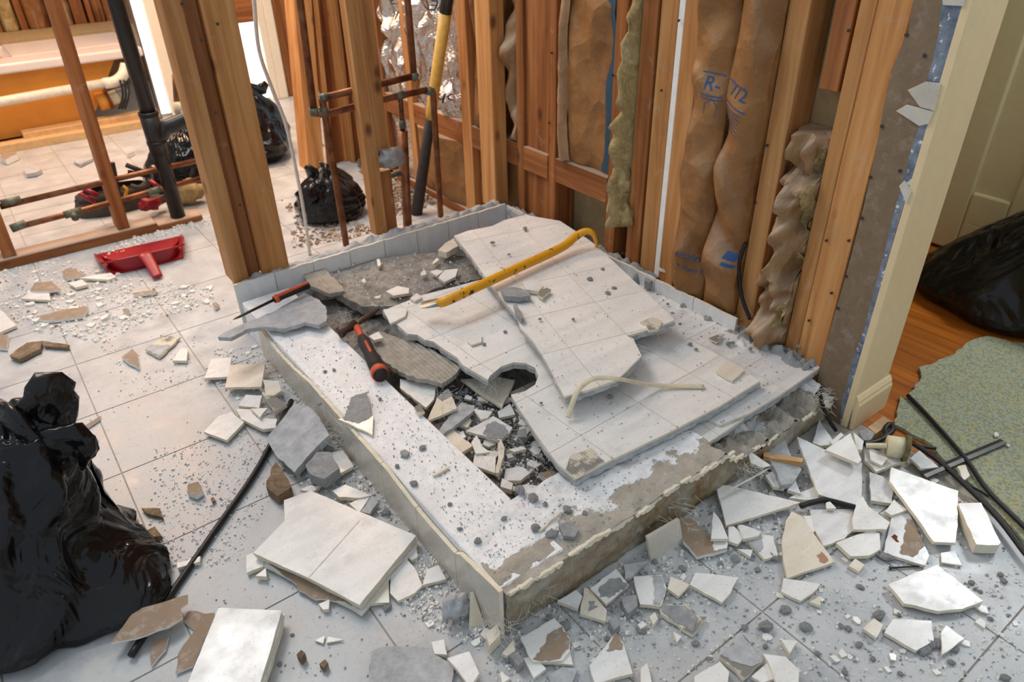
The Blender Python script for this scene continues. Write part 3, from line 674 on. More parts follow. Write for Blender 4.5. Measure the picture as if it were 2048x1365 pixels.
k9 = Batt(2.084, 2.384, .04, .325, 1.61, .02, .05, 22, 8).build('insulation_batt', 'low dark kraft batt under the blocking by the corner stud', 'kraft_dark', 'kraft_facing')
k10 = Batt(2.452, 2.838, .414, 2.2, 1.588, .015, .16, 24.6, 14).build('insulation_batt', 'crinkled silver foil insulation behind the long yellow handle', 'foil', 'foil_facing')
for t, a, c, s_, r in (('S', 872, 118, .05, 3.0), ('ohyS', 905, 190, .055, 3.1), ('OWETTU', 895, 6, .05, 3.15), ('INSULA', 880, 175, .026, 3.1), ('3\u00bd', 872, 152, .05, 2.7)): k10.ink(t, a, c, s_, r, mat='ink_black')
k11 = Batt(2.887, 3.098, .414, 2.2, 1.588, .015, .16, 27.2, 14).build('insulation_batt', 'crinkled foil insulation beside the copper riser, printed with 10', 'foil', 'foil_facing')
k11.ink('10', 782, 40, .05, .1, mat='ink_black'); k11.ink('EZ', 775, 10, .045, .1, mat='ink_black')
k12 = Batt(2.887, 3.098, .04, .325, 1.60, .03, .06, 29, 9).build('insulation_batt', 'foil scrap hanging low behind the copper valve', 'foil', 'foil_facing')
# batts behind the tub (wall of constant y)
def tub_batt(x0, x1, label, mat, seed):
    root = empty('insulation_batt', ((x0+x1)/2, 6.15, .455), label, 'insulation')
    MB().grid(lambda u, v: (x0+u*(x1-x0), 6.17-.06*math.sin(math.pi*u)**.6-.05*abs(fbm(u*2+seed, v*4, seed, 3)), .455+v*1.2), 14, 50).build('kraft_facing', mat, root, smooth=True)
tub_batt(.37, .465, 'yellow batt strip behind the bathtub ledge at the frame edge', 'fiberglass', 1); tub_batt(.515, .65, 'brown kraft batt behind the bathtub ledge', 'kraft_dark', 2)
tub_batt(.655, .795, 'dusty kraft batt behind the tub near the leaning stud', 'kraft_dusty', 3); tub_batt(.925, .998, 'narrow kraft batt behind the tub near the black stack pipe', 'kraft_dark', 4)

# ================================================================== BATHROOM BEYOND
tb = empty('bathtub', (.3, 5.3, 0), 'white bathtub with exposed amber shell behind the left partition', 'bathtub')
bevel(MB().box(-1.0, .955, 4.98, 5.20, .385, .437).build('rim', 'tub_white', tb), .012, 3)
bevel(MB().box(.15+.15, .955, 5.20, 5.70, .385, .437).build('deck', 'tub_white', tb), .012, 3)
MB().grid(lambda u, v: (-.6+.9*u, 5.2+.5*v, .43-.30*(math.sin(math.pi*min(1, max(0, v)))*math.sin(math.pi*min(1, u*.5+.5)))**.5), 20, 16).build('basin', 'tub_white', tb, smooth=True)
MB().prism([(-1.0, 5.03, .04), (.52, 5.03, .04), (.62, 5.03, .12), (.80, 5.03, .385), (-1.0, 5.03, .385)], (0, .6, 0), 0, 0).build('shell', 'tub_shell', tb)
bevel(MB().box(-.8, .92, 4.87, 4.96, .0, .045).build('base_board', 'oriented_board', tb), .003, 1)
bevel(MB().box(.2, .94, 4.93, 5.02, .03, .075).build('base_board', 'oriented_board', tb), .003, 1)
pp = [P(-40, 212, y=4.93), P(0, 204, y=4.93), P(212, 166, y=4.93)]
dp = empty('drain_pipe', pp[1], 'cream plastic waste pipe running under the tub rim', 'pipe')
MB().tube(pp, .026, 14).build('pipe', 'pvc', dp, smooth=True)
MB().tube(spline([P(208, 167, y=4.93), P(230, 163, y=4.93), P(246, 150, y=4.95), P(252, 130, y=4.97)], 5), .031, 14).build('elbow', 'pvc', dp, smooth=True)
dc = empty('tub_drain', P(215, 205, y=4.97), 'tub drain shoe with clamp and dark hoses beside the black stack', 'drain')
MB().tube([P(196, 204, y=4.99), P(214, 200, y=4.99)], .052, 16).build('shoe', 'tub_shell', dc, smooth=True)
MB().tube([P(214, 200, y=4.99), P(220, 198, y=4.99)], .056, 16).build('clamp', 'rust', dc); MB().tube([P(220, 198, y=4.99), P(236, 192, y=4.99)], .04, 14).build('collar', 'pvc_old', dc)
MB().tube([P(236, 190, y=4.99), P(256, 184, y=4.99)], .036, 14).build('cap', 'grey_plastic', dc)
for i in range(3): MB().tube(spline([P(240+i*8, 160, y=4.9), P(246+i*6, 190, y=4.88), P(238+i*6, 218, y=4.9)], 5), .006, 6).build('hose', 'black_rubber', dc)
# black stack pipe
st = empty('stack_pipe', (.573, 3.22, 0), 'black plastic vent stack with tee fitting in the left partition', 'pipe')
MB().tube([(.573, 3.22, .0), (.573, 3.22, 2.0)], .0305, 20).build('pipe', 'black_pipe', st, smooth=True)
MB().tube([(.573, 3.22, .30), (.573, 3.22, .47)], .0365, 20).build('tee', 'black_pipe', st, smooth=True)
for z in (.345, .462): MB().tube([(.573, 3.22, z), (.573, 3.22, z+.012)], .0385, 20).build('collar', 'black_rubber', st, smooth=True)
MB().tube(spline([(.585, 3.22, .37), (.62, 3.22, .40), (.66, 3.21, .412), (.72, 3.20, .43)], 5), [.03]*15+[.031], 16).build('branch', 'black_pipe', st, smooth=True)
MB().tube([(.70, 3.2, .425), (.735, 3.195, .435)], .036, 16).build('branch_cap', 'grey_plastic', st, smooth=True)
MB().tube([P(350, 218, y=3.3), P(380, 215, y=3.3)], .028, 16).build('elbow', 'pvc_old', st, smooth=True); MB().tube([P(352, 150, y=3.32), P(356, 215, y=3.32)], .016, 12).build('trap', 'copper', st, smooth=True)
# copper lines in left partition
def pipe(name, label, pts, r, mat='copper', fit=(), n=6, seg=12, cat='pipe'):
    root = empty(name, pts[0], label, cat); MB().tube(pts if n == 0 else spline(pts, n), r, seg).build('pipe', mat, root, smooth=True)
    for a, c, k in fit: MB().tube([a, c], r*k, seg).build('fitting', 'verdigris', root, smooth=True)
    return root
q = lambda a, c, y=3.22: P(a, c, y=y)
pipe('copper_pipe', 'upper copper supply line crossing the left partition', [q(0, 414), q(310, 340), q(420, 316)], .0115, n=0, fit=[(q(2, 408), q(42, 399), 1.3)])
pipe('copper_pipe', 'lower copper supply line with green tee in the left partition', [q(22, 458), q(130, 430), q(330, 376), q(400, 358)], .0115, n=0, fit=[(q(128, 431), q(164, 421), 1.35), (q(296, 386), q(322, 378), 1.3), (q(146, 427), q(151, 437, 3.19), 1.2), (q(22, 458), q(52, 447), 1.4)])
# shower copper rough-in
s_ = lambda a, c: P(a, c, y=2.25)
cp = empty('copper_manifold', s_(690, 470), 'looped copper shower supply pipes threaded through the notched stud', 'pipe')
def cpipe(pts, r=.0115, name='pipe', mat='copper', n=0): MB().tube(pts if not n else spline(pts, n), r, 12).build(name, mat, cp, smooth=True)
cpipe([s_(594, -60), s_(600, 0), s_(628, 224)]); cpipe([s_(626, 226), s_(648, 230), s_(733, 207), s_(800, 191), s_(858, 179)])
cpipe([s_(858, 178), s_(866, 184), s_(880, 412), s_(882, 440)], .011); cpipe([s_(644, 196), s_(720, 178), s_(828, 152)]); cpipe([s_(828, 152), s_(815, 0), s_(808, -60)])
cpipe([s_(643, 196), s_(649, 224), s_(690, 474), s_(694, 500)]); cpipe([s_(800, 192), s_(806, 268)], .009); cpipe([s_(806, 262), s_(815, 445), s_(816, 470)], .0165)
for a, c, r in (((640, 198), (654, 194), .0145), ((823, 158), (832, 146), .0145), ((626, 216), (630, 230), .0145), ((852, 181), (866, 184), .0145), ((792, 193), (808, 189), .0145), ((645, 214), (650, 228), .0145), ((803, 240), (806, 256), .012)):
    cpipe([s_(*a), s_(*c)], r, 'fitting', 'verdigris')
cpipe([s_(778, 352), s_(800, 346)], .010, 'stub', 'verdigris')
pb = empty('capped_drain', P(780, 335, y=2.2), 'drain stub wrapped in clear grey plastic on the notched stud', 'pipe cap')
wad(pb, P(781, 314, y=2.17), .034, 'grey_plastic', 2.2, 'wrap', (1, .8, .9)); MB().tube([P(765, 318, y=2.19), P(800, 312, y=2.19)], .033, 16).build('band', 'grey_plastic', pb, smooth=True)
# hanging cable
MB().tube(spline([P(503, -60, y=2.4), P(508, 0, y=2.4), P(518, 100, y=2.42), P(545, 180, y=2.45), P(572, 250, y=2.5), P(596, 360, y=2.52), P(610, 440, y=2.53), P(620, 512, y=2.54)], 6), .0065, 8).build('electrical_cable', 'cable_white', None, 'pale grey electrical cable hanging down beside the double stud', 'cable', smooth=True)
# long-handled tool
t0 = P(833, 428, z=.0); t1 = P(899, -30, x=1.50); tt = lambda f: t0.lerp(t1, f)
f1 = .47
sg = empty('sledge_handle', t0, 'long yellow and black handled tool leaning on the foil wall', 'tool')
MB().tube([tt(0), tt(.03), tt(f1)], [.024, .026, .02], 14).build('grip', 'grip_black', sg, smooth=True); MB().tube([tt(f1), tt(.5), tt(.9)], [.018, .021, .023], 14).build('handle', 'handle_yellow', sg, smooth=True)
MB().tube([tt(.9), tt(1.15)], .023, 14).build('neck', 'steel_dark', sg, smooth=True)

# ================================================================== GARBAGE BAGS
def bag(name, label, c, rx, ry, h, neck, seed, ears=(), pleat=9, rot=0.0, prof=None, corner=None, amp=1.0):
    root = empty(name, c, label, 'garbage bag'); c = Vector(c); nk = Vector(neck)
    prof = prof or [(0, 0, 0), (.55, .0, 0), (.86, .015, 0), (1.0, .10, 0), (1.0, .26, .02), (.92, .45, .10), (.76, .63, .30), (.52, .79, .55), (.28, .91, .80), (.12, .985, .96), (.10, 1.0, 1.0)]
    def pr(t):
        k = t*(len(prof)-1); i = min(int(k), len(prof)-2); f = k-i; return [a+(b_-a)*f for a, b_ in zip(prof[i], prof[i+1])]
    def f(u, v):
        a = u*2*math.pi; r, zf, m_ = pr(v); ca, sa = math.cos(a), math.sin(a)
        fo = 1+amp*(.09*fbm(ca*1.6+seed, sa*1.6, zf*1.5, 3) + .34*crease(a*1.9, zf*6, seed)*(1 if .02 < a < 6.26 else .5))*min(1, v*5)
        if corner:
            dd = math.cos(a-corner[0]); fo += corner[1]*max(0, dd)**10*max(0, 1-zf*3.2)
        pl = 1+.13*math.sin(a*pleat+3*fbm(ca*2, sa*2, zf*2+seed, 2)+zf*2)*max(0, zf-.25)**1.2
        x, y = rx*r*ca*fo*pl, ry*r*sa*fo*pl; cr, sr = math.cos(rot), math.sin(rot)
        return (c.x+x*cr-y*sr+nk.x*m_, c.y+x*sr+y*cr+nk.y*m_, c.z+.004+h*zf*(1+.06*fbm(ca*2, sa*2, seed, 2)*(zf < .9)))
    MB().grid(f, 120, 60).build('body', 'black_plastic', root, smooth=True)
    top = c+Vector((nk.x, nk.y, h))
    for k, e in enumerate(ears):
        pts = spline([top+Vector((0, 0, -.05)), top+Vector((0, 0, -.015))]+[Vector(p) for p in e[0]], 5); n = len(pts)
        b = MB(); rr = [e[1]*(.35+.95*math.sin(math.pi*min(1, .12+.80*i/(n-1)))**.8) if i < n-1 else e[1]*.06 for i in range(n)]
        b.tube(pts, rr, 28, flat=[e[2]]*n)
        b.v = [v+Vector((fbm(v.x*22, v.y*22, v.z*22+seed+k), fbm(v.y*22, v.z*22, v.x*22+3), 0))*.014 for v in b.v]
        b.build('tied_ear', 'black_plastic', root, smooth=True)
    return root
pt = lambda a, c, y: tuple(P(a, c, y=y))
bag('garbage_bag', 'full black garbage bag with twisted top ears in the front left corner', (-.245, 1.42, 0), .235, .235, .37, (.10, .06, 0), 3.7,
    [([P(64, 885, y=1.45), P(90, 818, y=1.47), P(121, 748, y=1.49)], .050, .3), ([P(80, 915, y=1.42), P(130, 895, y=1.40), P(186, 874, y=1.38)], .05, .45), ([P(35, 890, y=1.46), P(42, 835, y=1.48), P(46, 798, y=1.49)], .03, .5)], 11,
    prof=[(0, 0, 0), (.6, 0, 0), (.95, .004, 0), (1.0, .05, 0), (.88, .16, .05), (.74, .36, .2), (.66, .56, .42), (.58, .74, .65), (.42, .88, .86), (.2, .96, .97), (.14, 1, 1)], corner=(-.74, .48))
def wedge(name, root, pts, mat='black_plastic'):
    pass
bag('garbage_bag', 'large black garbage bag slumped on the hardwood beside the cream door', (2.54, .66, 0), .24, .34, .60, (.02, -.30, 0), 9.1, [([(2.56, .34, .66), (2.54, .31, .72)], .04, .8)], 13,
    prof=[(0, 0, 0), (.6, 0, 0), (.9, .01, 0), (1.0, .08, .02), (.95, .2, .12), (.82, .36, .3), (.64, .54, .5), (.46, .7, .68), (.28, .84, .84), (.13, .95, .96), (.12, 1, 1)])
p = P(700, 468, z=0)
bag('garbage_bag', 'small torn black bag behind the copper pipes', (1.13, 2.86, 0), .15, .14, .22, (0, .0, 0), 5.2, [([P(650, 370, y=2.85), P(625, 345, y=2.86), P(612, 332, y=2.87)], .03, .4), ([P(660, 392, y=2.8), P(635, 388, y=2.78), P(615, 400, y=2.77)], .04, .3)], 8)
p = P(590, 340, z=0); bag('garbage_bag', 'dark wrinkled garbage bag behind the double stud by the bright doorway', (1.13, 3.93, 0), .22, .26, .42, (-.06, .05, 0), 7.4, [([P(520, 180, y=3.95), P(516, 168, y=3.96)], .04, .5)], 12)
p = P(390, 380, z=0); bag('garbage_bag', 'black bag half hidden behind the stack pipe and double stud', (.73, 3.64, 0), .17, .16, .29, (.03, 0, 0), 6.6, [], 10)

# ================================================================== TOOLS ON THE HEAP
# wrecking bar: claw near the camera, hook at the wall
wbz = lambda a, c, z: P(a, c, z=z)
wk = empty('wrecking_bar', wbz(1000, 560, .222), 'chipped yellow wrecking bar with hooked end lying on the top slab', 'pry bar')
e0, e1 = wbz(905, 597, .222), wbz(1120, 497, .235)
MB().tube(spline([wbz(880, 606, .212), e0, e0.lerp(e1, .5), e1, wbz(1150, 474, .252), wbz(1172, 463, .266), wbz(1186, 468, .258), wbz(1192, 482, .228), wbz(1193, 494, .208)], 6),
          [.0148]*24+[.0148-.0003*i for i in range(25)], 8, flat=[1.0]*24+[1-.018*i for i in range(25)]).build('shaft', 'yellow_paint', wk, smooth=True)
def claw(u, v):
    a = wbz(886, 603, .216); c = wbz(842, 614, .196); p = a.lerp(c, u); d = (c-a).normalized(); s = Vector((-d.y, d.x, 0))
    wdt = .0155+.007*math.sin(u*2.6); th = .010*(1-u)+.0025
    an = v*2*math.pi; return p+s*(wdt*math.cos(an))+Vector((0, 0, th*math.sin(an)+.006*(u**2)))
b = MB().grid(claw, 14, 16); b.build('claw', 'steel', wk, smooth=True)
MB().tube([wbz(862, 608, .2105), wbz(876, 604, .2195)], [.0025, .0045], 8).build('nail_slot', 'yellow_paint', wk)
# hammer
hm = empty('hammer', P(725, 690, z=.125), 'claw hammer with orange and black grip resting on the left curb', 'hammer')
h0, h1 = P(712, 652, z=.150), P(762, 752, z=.146)
hl = lambda f: h0.lerp(h1, f)
MB().tube([hl(-.02), hl(.34)], .0105, 10).build('shank', 'orange_rubber', hm, smooth=True)
gp_ = MB().tube([hl(.26), hl(.36), hl(.55), hl(.75), hl(.92)], [.013, .0185, .0172, .0195, .0205], 14).build('grip', 'grip_black', hm, smooth=True)
MB().tube([hl(.44), hl(.66)], .004, 8).build('grip_inlay', 'orange_rubber', gp_).location += Vector((0, 0, .0165))
MB().tube([hl(.89), hl(.945), hl(.985)], [.0205, .0235, .022], 16).build('pommel', 'orange_rubber', hm, smooth=True); MB().tube([hl(.975), hl(.995)], [.0205, .020], 16).build('pommel_cap', 'grip_black', hm, smooth=True)
MB().tube([P(676, 668, z=.142), P(684, 664, z=.145), P(690, 660, z=.148), P(712, 648, z=.154)], [.016, .0165, .012, .015], 14).build('head', 'hammer_steel', hm, smooth=True)
MB().tube(spline([P(712, 648, z=.154), P(730, 636, z=.154), P(748, 624, z=.142), P(756, 618, z=.130)], 4), [.012]*4+[.010]*4+[.008]*4+[.004], 10, flat=.6).build('claw', 'hammer_steel', hm, smooth=True)
# chisel / screwdriver
cz = .178
ch = empty('chisel', P(580, 585, z=cz), 'long chisel with orange and black handle against the back upstand', 'chisel')
c0, c1, c2 = P(466, 640, z=.160), P(548, 600, z=cz-.004), P(616, 570, z=cz)
MB().tube([c0, c0.lerp(c1, .15), c1], [.001, .004, .0045], 8).build('shaft', 'steel_dark', ch, smooth=True)
hd_ = MB().tube([c1, c1.lerp(c2, .12), c1.lerp(c2, .2), c2], [.010, .0125, .0105, .0125], 10).build('handle', 'grip_black', ch, smooth=True)
MB().tube([c1, c1.lerp(c2, .11)], [.0112, .0135], 10).build('ferrule', 'orange_rubber', ch, smooth=True); MB().tube([c1.lerp(c2, .1), c2], .006, 8).build('stripe', 'orange_rubber', hd_).location += Vector((-.002, -.003, .0085))
# cream strap on the big slab
MB().tube(spline([P(1136, 836, z=.160), P(1143, 812, z=.185), P(1160, 776, z=.218), P(1192, 757, z=.224), P(1240, 759, z=.216), P(1290, 769, z=.178), P(1330, 772, z=.160), P(1408, 774, z=.155)], 6), .007, 8, flat=.45).build('plastic_strap', 'strap_cream', None, 'cream plastic strap curling across the large tiled slab', 'strap', smooth=True)
# black rod on the floor
MB().tube(spline([P(262, 1312, z=.012), P(340, 1192, z=.008), P(430, 1062, z=.008), P(520, 930, z=.009), P(583, 802, z=.012)], 8), .0075, 10).build('black_rod', 'black_rubber', None, 'thin black rod lying across the floor from the left garbage bag to the curb', 'rod', smooth=True)
# dustpan
dpn = P(290, 520, z=0); ax = (P(372, 492, z=0)-P(205, 530, z=0)); ax.z = 0; ax.normalize(); bk = Vector((ax.y, -ax.x, 0)); 
dpr = empty('dustpan', dpn, 'red plastic dustpan lying upside of the sill plate with handle toward the curb', 'dustpan')
dpr['label'] = 'red plastic dustpan on the white floor before the sill plate'
Wd = .32; D = lambda u, v, z: dpn + ax*u + bk*v + Vector((0, 0, z))
b = MB(); up_ = [(-Wd/2, -.15), (Wd/2, -.15), (Wd/2*.82, .075), (.0, .085), (-Wd/2*.82, .075)]
b.prism([D(u, v, .006) for u, v in up_], (0, 0, -.004), 0, 0); b.build('pan_floor', 'red_plastic', dpr)
def wall_(u, v):
    t = (u-.5)*2; x = t*Wd/2*(.82+.18*(1-v)*0+.10*v); y = .078*(1-abs(t)**6)-.02*abs(t)**6-.006*v
    return D(x, y+.012*v, .006+v*.052)
MB().grid(wall_, 30, 4).build('pan_back', 'red_plastic', dpr, smooth=True)
for s in (-1, 1):
    b = MB(); b.prism([D(s*Wd/2, -.15, .004), D(s*Wd/2*.82, .06, .004), D(s*Wd/2*.9, .07, .058), D(s*Wd/2*1.02, -.02, .05), D(s*Wd/2*1.03, -.15, .012)], ax*(.003*-s), 0, 0); b.build('pan_side', 'red_plastic', dpr)
MB().tube([D(-Wd/2*.92, .078, .058), D(-.08, .092, .060), D(.08, .092, .060), D(Wd/2*.92, .078, .058)], .0045, 8).build('rolled_lip', 'red_plastic', dpr, smooth=True)
hb = spline([D(0, .085, .058), D(.004, .105, .060), D(.010, .14, .045), D(.018, .215, .012)], 5)
MB().tube(hb, [.027-.0006*i for i in range(len(hb))], 14, flat=.32).build('handle', 'red_plastic', dpr, smooth=True)
# tool bag behind the left stud
tg = empty('tool_bag', P(230, 425, z=0), 'open tool bag with red tools on the pinkish tile beyond the partition', 'tool bag')
tc = P(225, 438, z=0)+Vector((.05, .12, 0))
def tbody(u, v):
    a = u*2*math.pi; r = (1-.12*v)*(1+.06*fbm(math.cos(a)*2, math.sin(a)*2, v*2, 3)); rr = r if v < .95 else r*.9
    return tc+Vector((.17*rr*math.cos(a), .085*rr*math.sin(a), .002+.095*v))
MB().grid(tbody, 40, 10).build('body', 'leather', tg, smooth=True)
MB().prism([tc+Vector((.16*math.cos(k*math.pi/8), .08*math.sin(k*math.pi/8), .075)) for k in range(16)], (0, 0, -.01), 0, 0).build('inside', 'black_rubber', tg)
b = MB().prism([P(197, 330, y=3.42), P(230, 326, y=3.42), P(250, 425, y=3.40), P(220, 430, y=3.40)], (0, .02, 0), 0, 0); b.build('tool_case', 'grip_black', tg)
for a, c, d, e, m_ in ((160, 388, 190, 404, 'red_plastic'), (165, 376, 196, 392, 'red_plastic'), (300, 362, 320, 376, 'red_plastic'), (262, 372, 290, 380, 'leather'), (252, 330, 290, 345, 'grip_black'), (256, 345, 300, 352, 'black_rubber')):
    MB().tube([P(a, c, y=3.36), P(d, e, y=3.33)], .011, 8).build('tool_handle', m_, tg, smooth=True)
MB().tube(spline([P(246, 372, y=3.33), P(254, 380, y=3.32), P(250, 392, y=3.32)], 4), .006, 8).build('yellow_clip', 'yellow_trim', tg)
rb = P(300, 408, y=3.36); wad(tg, rb, .035, 'red_plastic', 1.7, 'red_glove', (1.3, .8, .8)); wad(tg, P(316, 400, y=3.4), .03, 'leather', 4.4, 'grey_glove', (1.1, .8, .7))
fw_ = P(395, 408, z=.03); wad(None, fw_+Vector((0, .1, .03)), .055, 'fiberglass', 8.1, 'fiberglass_wad', (1.2, .8, .9)); tag(bpy.data.objects['fiberglass_wad'], 'pale yellow fiberglass clump at the foot of the double stud', 'insulation')

# ================================================================== DOORWAY CLUTTER
pd = [(1800, 792), (1810, 800), (1843, 755), (1838, 735), (1870, 725), (1900, 712), (1935, 685), (1975, 672), (2060, 690), (2200, 760), (2200, 1230), (2075, 1110), (2010, 1040), (1960, 985), (1900, 930), (1850, 880), (1790, 850)]
pq = [P(a, c, z=.010) for a, c in pd]
MB().prism(rough(pq, .004, .02, 3), (0, 0, -.010), 0, 0).build('carpet_pad', 'carpet_pad', None, 'speckled green foam carpet pad spread over the hardwood', 'carpet pad')
dz = lambda pts, z=.02: [P(a, c, z=z) for a, c in zz('D', pts)]
def cable(label, pts, r=.0055, z=.018, name='black_cable', mat='black_rubber', cat='cable', flat=1.0):
    MB().tube(spline(dz(pts, z), 6), r, 8, flat=flat).build(name, mat, None, label, cat, smooth=True)
cable('long black cable crossing the carpet pad to the right frame edge', [(1295, 290), (1430, 430), (1650, 680), (1800, 890), (2030, 1120), (2140, 1230)])
cable('black cable running along the pad edge under the long cable', [(1320, 590), (1470, 690), (1640, 840), (1860, 1060), (2030, 1280), (2120, 1390)], .0065)
cable('short black cable end beside the pipe fitting', [(1330, 598), (1400, 618), (1472, 626)], .004)
cable('black cable curled in a loop by the jamb', [(1020, 598), (1090, 585), (1150, 555), (1195, 515), (1195, 485), (1175, 475), (1150, 505), (1155, 545), (1120, 575)], .007, .03)
cable('thin black wire forking off the pad edge cable', [(1650, 845), (1740, 890), (1810, 930)], .003)
cable('twisted black wire between the broken tiles', [(615, 995), (690, 970), (780, 955), (900, 985), (960, 1000)], .006, .02)
MB().tube(dz([(1390, 800), (1900, 585)], .016), .011, 6, flat=.35).build('metal_strip', 'steel_dark', None, 'dark metal strip lying under the cables on the pad', 'metal strip')
fit = empty('pipe_fitting', dz([(1230, 640)])[0], 'broken cream pipe fitting with rough end among the shards', 'pipe fitting')
f0, f1_, f2 = P(1408+1165/3.175, 700+610/3.175, z=.045), P(1408+1270/3.175, 700+625/3.175, z=.045), P(1408+1300/3.175, 700+632/3.175, z=.045)
MB().tube([f0, f1_], .026, 18).build('socket', 'pvc_old', fit, smooth=True); MB().tube([f1_, f2], [.034, .031], 18).build('flange', 'wool_green', fit)
MB().tube([P(1408+1030/3.175, 700+610/3.175, z=.03), f0], .007, 8).build('tail', 'pvc_old', fit)
b = MB().prism([P(a, c, z=.03) for a, c in zz('D', [(1040, 492), (1140, 420), (1195, 460), (1092, 532)])], (0, 0, -.026), 0, 0); b.build('wood_block', 'pale_wood', None, 'orange-stained wood offcut beside the jamb base', 'wood block')
b = MB().prism([P(a, c, z=.047) for a, c in zz('D', [(375, 645), (630, 690), (625, 715), (380, 680)])], (0, 0, -.012), 0, 0); b.build('wood_stick', 'pale_wood', None, 'bright wooden stick lying on the grey cement piece', 'wood stick')
cf = [P(a, c, z=.10) for a, c in ((1452, 842), (1480, 838), (1505, 828), (1530, 808), (1545, 796))]
b = MB(); sp_ = spline(cf, 14); b.tube(sp_, [.0075+.0012*(i % 2) for i in range(len(sp_))], 10); b.build('flexible_conduit', 'gold_hose', None, 'ribbed brass conduit poking out under the slab end', 'conduit')
MB().tube(spline([P(1500, 640, z=.18), P(1483, 590, x=1.55), P(1478, 530, x=1.55), P(1492, 485, x=1.56)], 6), .0055, 8).build('wall_cable', 'black_rubber', None, 'black cable rising from the slab beside the nailed pale stud', 'cable', smooth=True)
MB().tube(spline([P(1640, 790, z=.12), P(1652, 830, z=.06), P(1672, 862, z=.012)], 6), .005, 8).build('corner_cable', 'black_rubber', None, 'dark cable dropping to the floor before the drywall end', 'cable', smooth=True)
MB().tube([P(1781, 1137, z=.004), P(1838, 1133, z=.004)], [.0022, .0016], 8).tube([P(1781, 1137, z=.004), P(1779.5, 1137, z=.004)], .0045, 8).build('loose_nail', 'steel_dark', None, 'single loose nail on the floor in front of the fan-shaped shard', 'nail')

# ================================================================== BROKEN PIECES
# (zone, outline, height of underside, thickness, look, label, [slope], [patch outline + material])
GL, DI, WA, BK, MO, CE, PA = 'glaze', 'glaze_dirty', 'glaze_warm', 'tile_back', 'mortar', 'cement', 'drywall_paper'
NM = {GL: ('tile_shard', 'tile shard', 'tile_body'), DI: ('tile_shard', 'tile shard', 'tile_body'), WA: ('tile_shard', 'tile shard', 'tile_body'), BK: ('tile_shard', 'tile shard', 'tile_body'),
      MO: ('mortar_chunk', 'mortar chunk', 'mortar'), CE: ('cement_scrap', 'cement board', 'cement'), PA: ('drywall_scrap', 'drywall scrap', 'gypsum'), 'foam_brown': ('foam_scrap', 'foam scrap', 'foam_brown')}
cnt = [0]
def shard(zone, poly, z, th, look, label, slope=(0, 0), patches=(), group=None, name=None):
    pp = zz(zone, poly); cx = sum(a for a, c in pp)/len(pp); cy = sum(c for a, c in pp)/len(pp)
    p0 = P(cx, cy, z=z+th); n = Vector((-slope[0], -slope[1], 1)).normalized(); pts = [PP(a, c, p0, n) for a, c in pp]; cnt[0] += 1
    nm, cat, side = NM[look]
    b = MB().prism(rough(pts, .0012 if look in (GL, DI, WA) else .0025, .016, cnt[0]), n*-th, 0, 1)
    o = b.build(name or nm, [look, side], None, label, cat, group)
    for zn, pl, mt in patches:
        q = [PP(a, c, p0+n*.001, n) for a, c in zz(zn, pl)]
        MB().prism(rough(q, .0025, .006, cnt[0]+50), n*-.0012, 0, 0).build({'mortar': 'mortar_patch', 'cement': 'mortar_patch', 'drywall_paper': 'paper_patch', 'rust': 'rust_stain', 'stain': 'brown_stain', 'glaze': 'glazed_patch'}[mt], mt, o)
    return o
T = .008
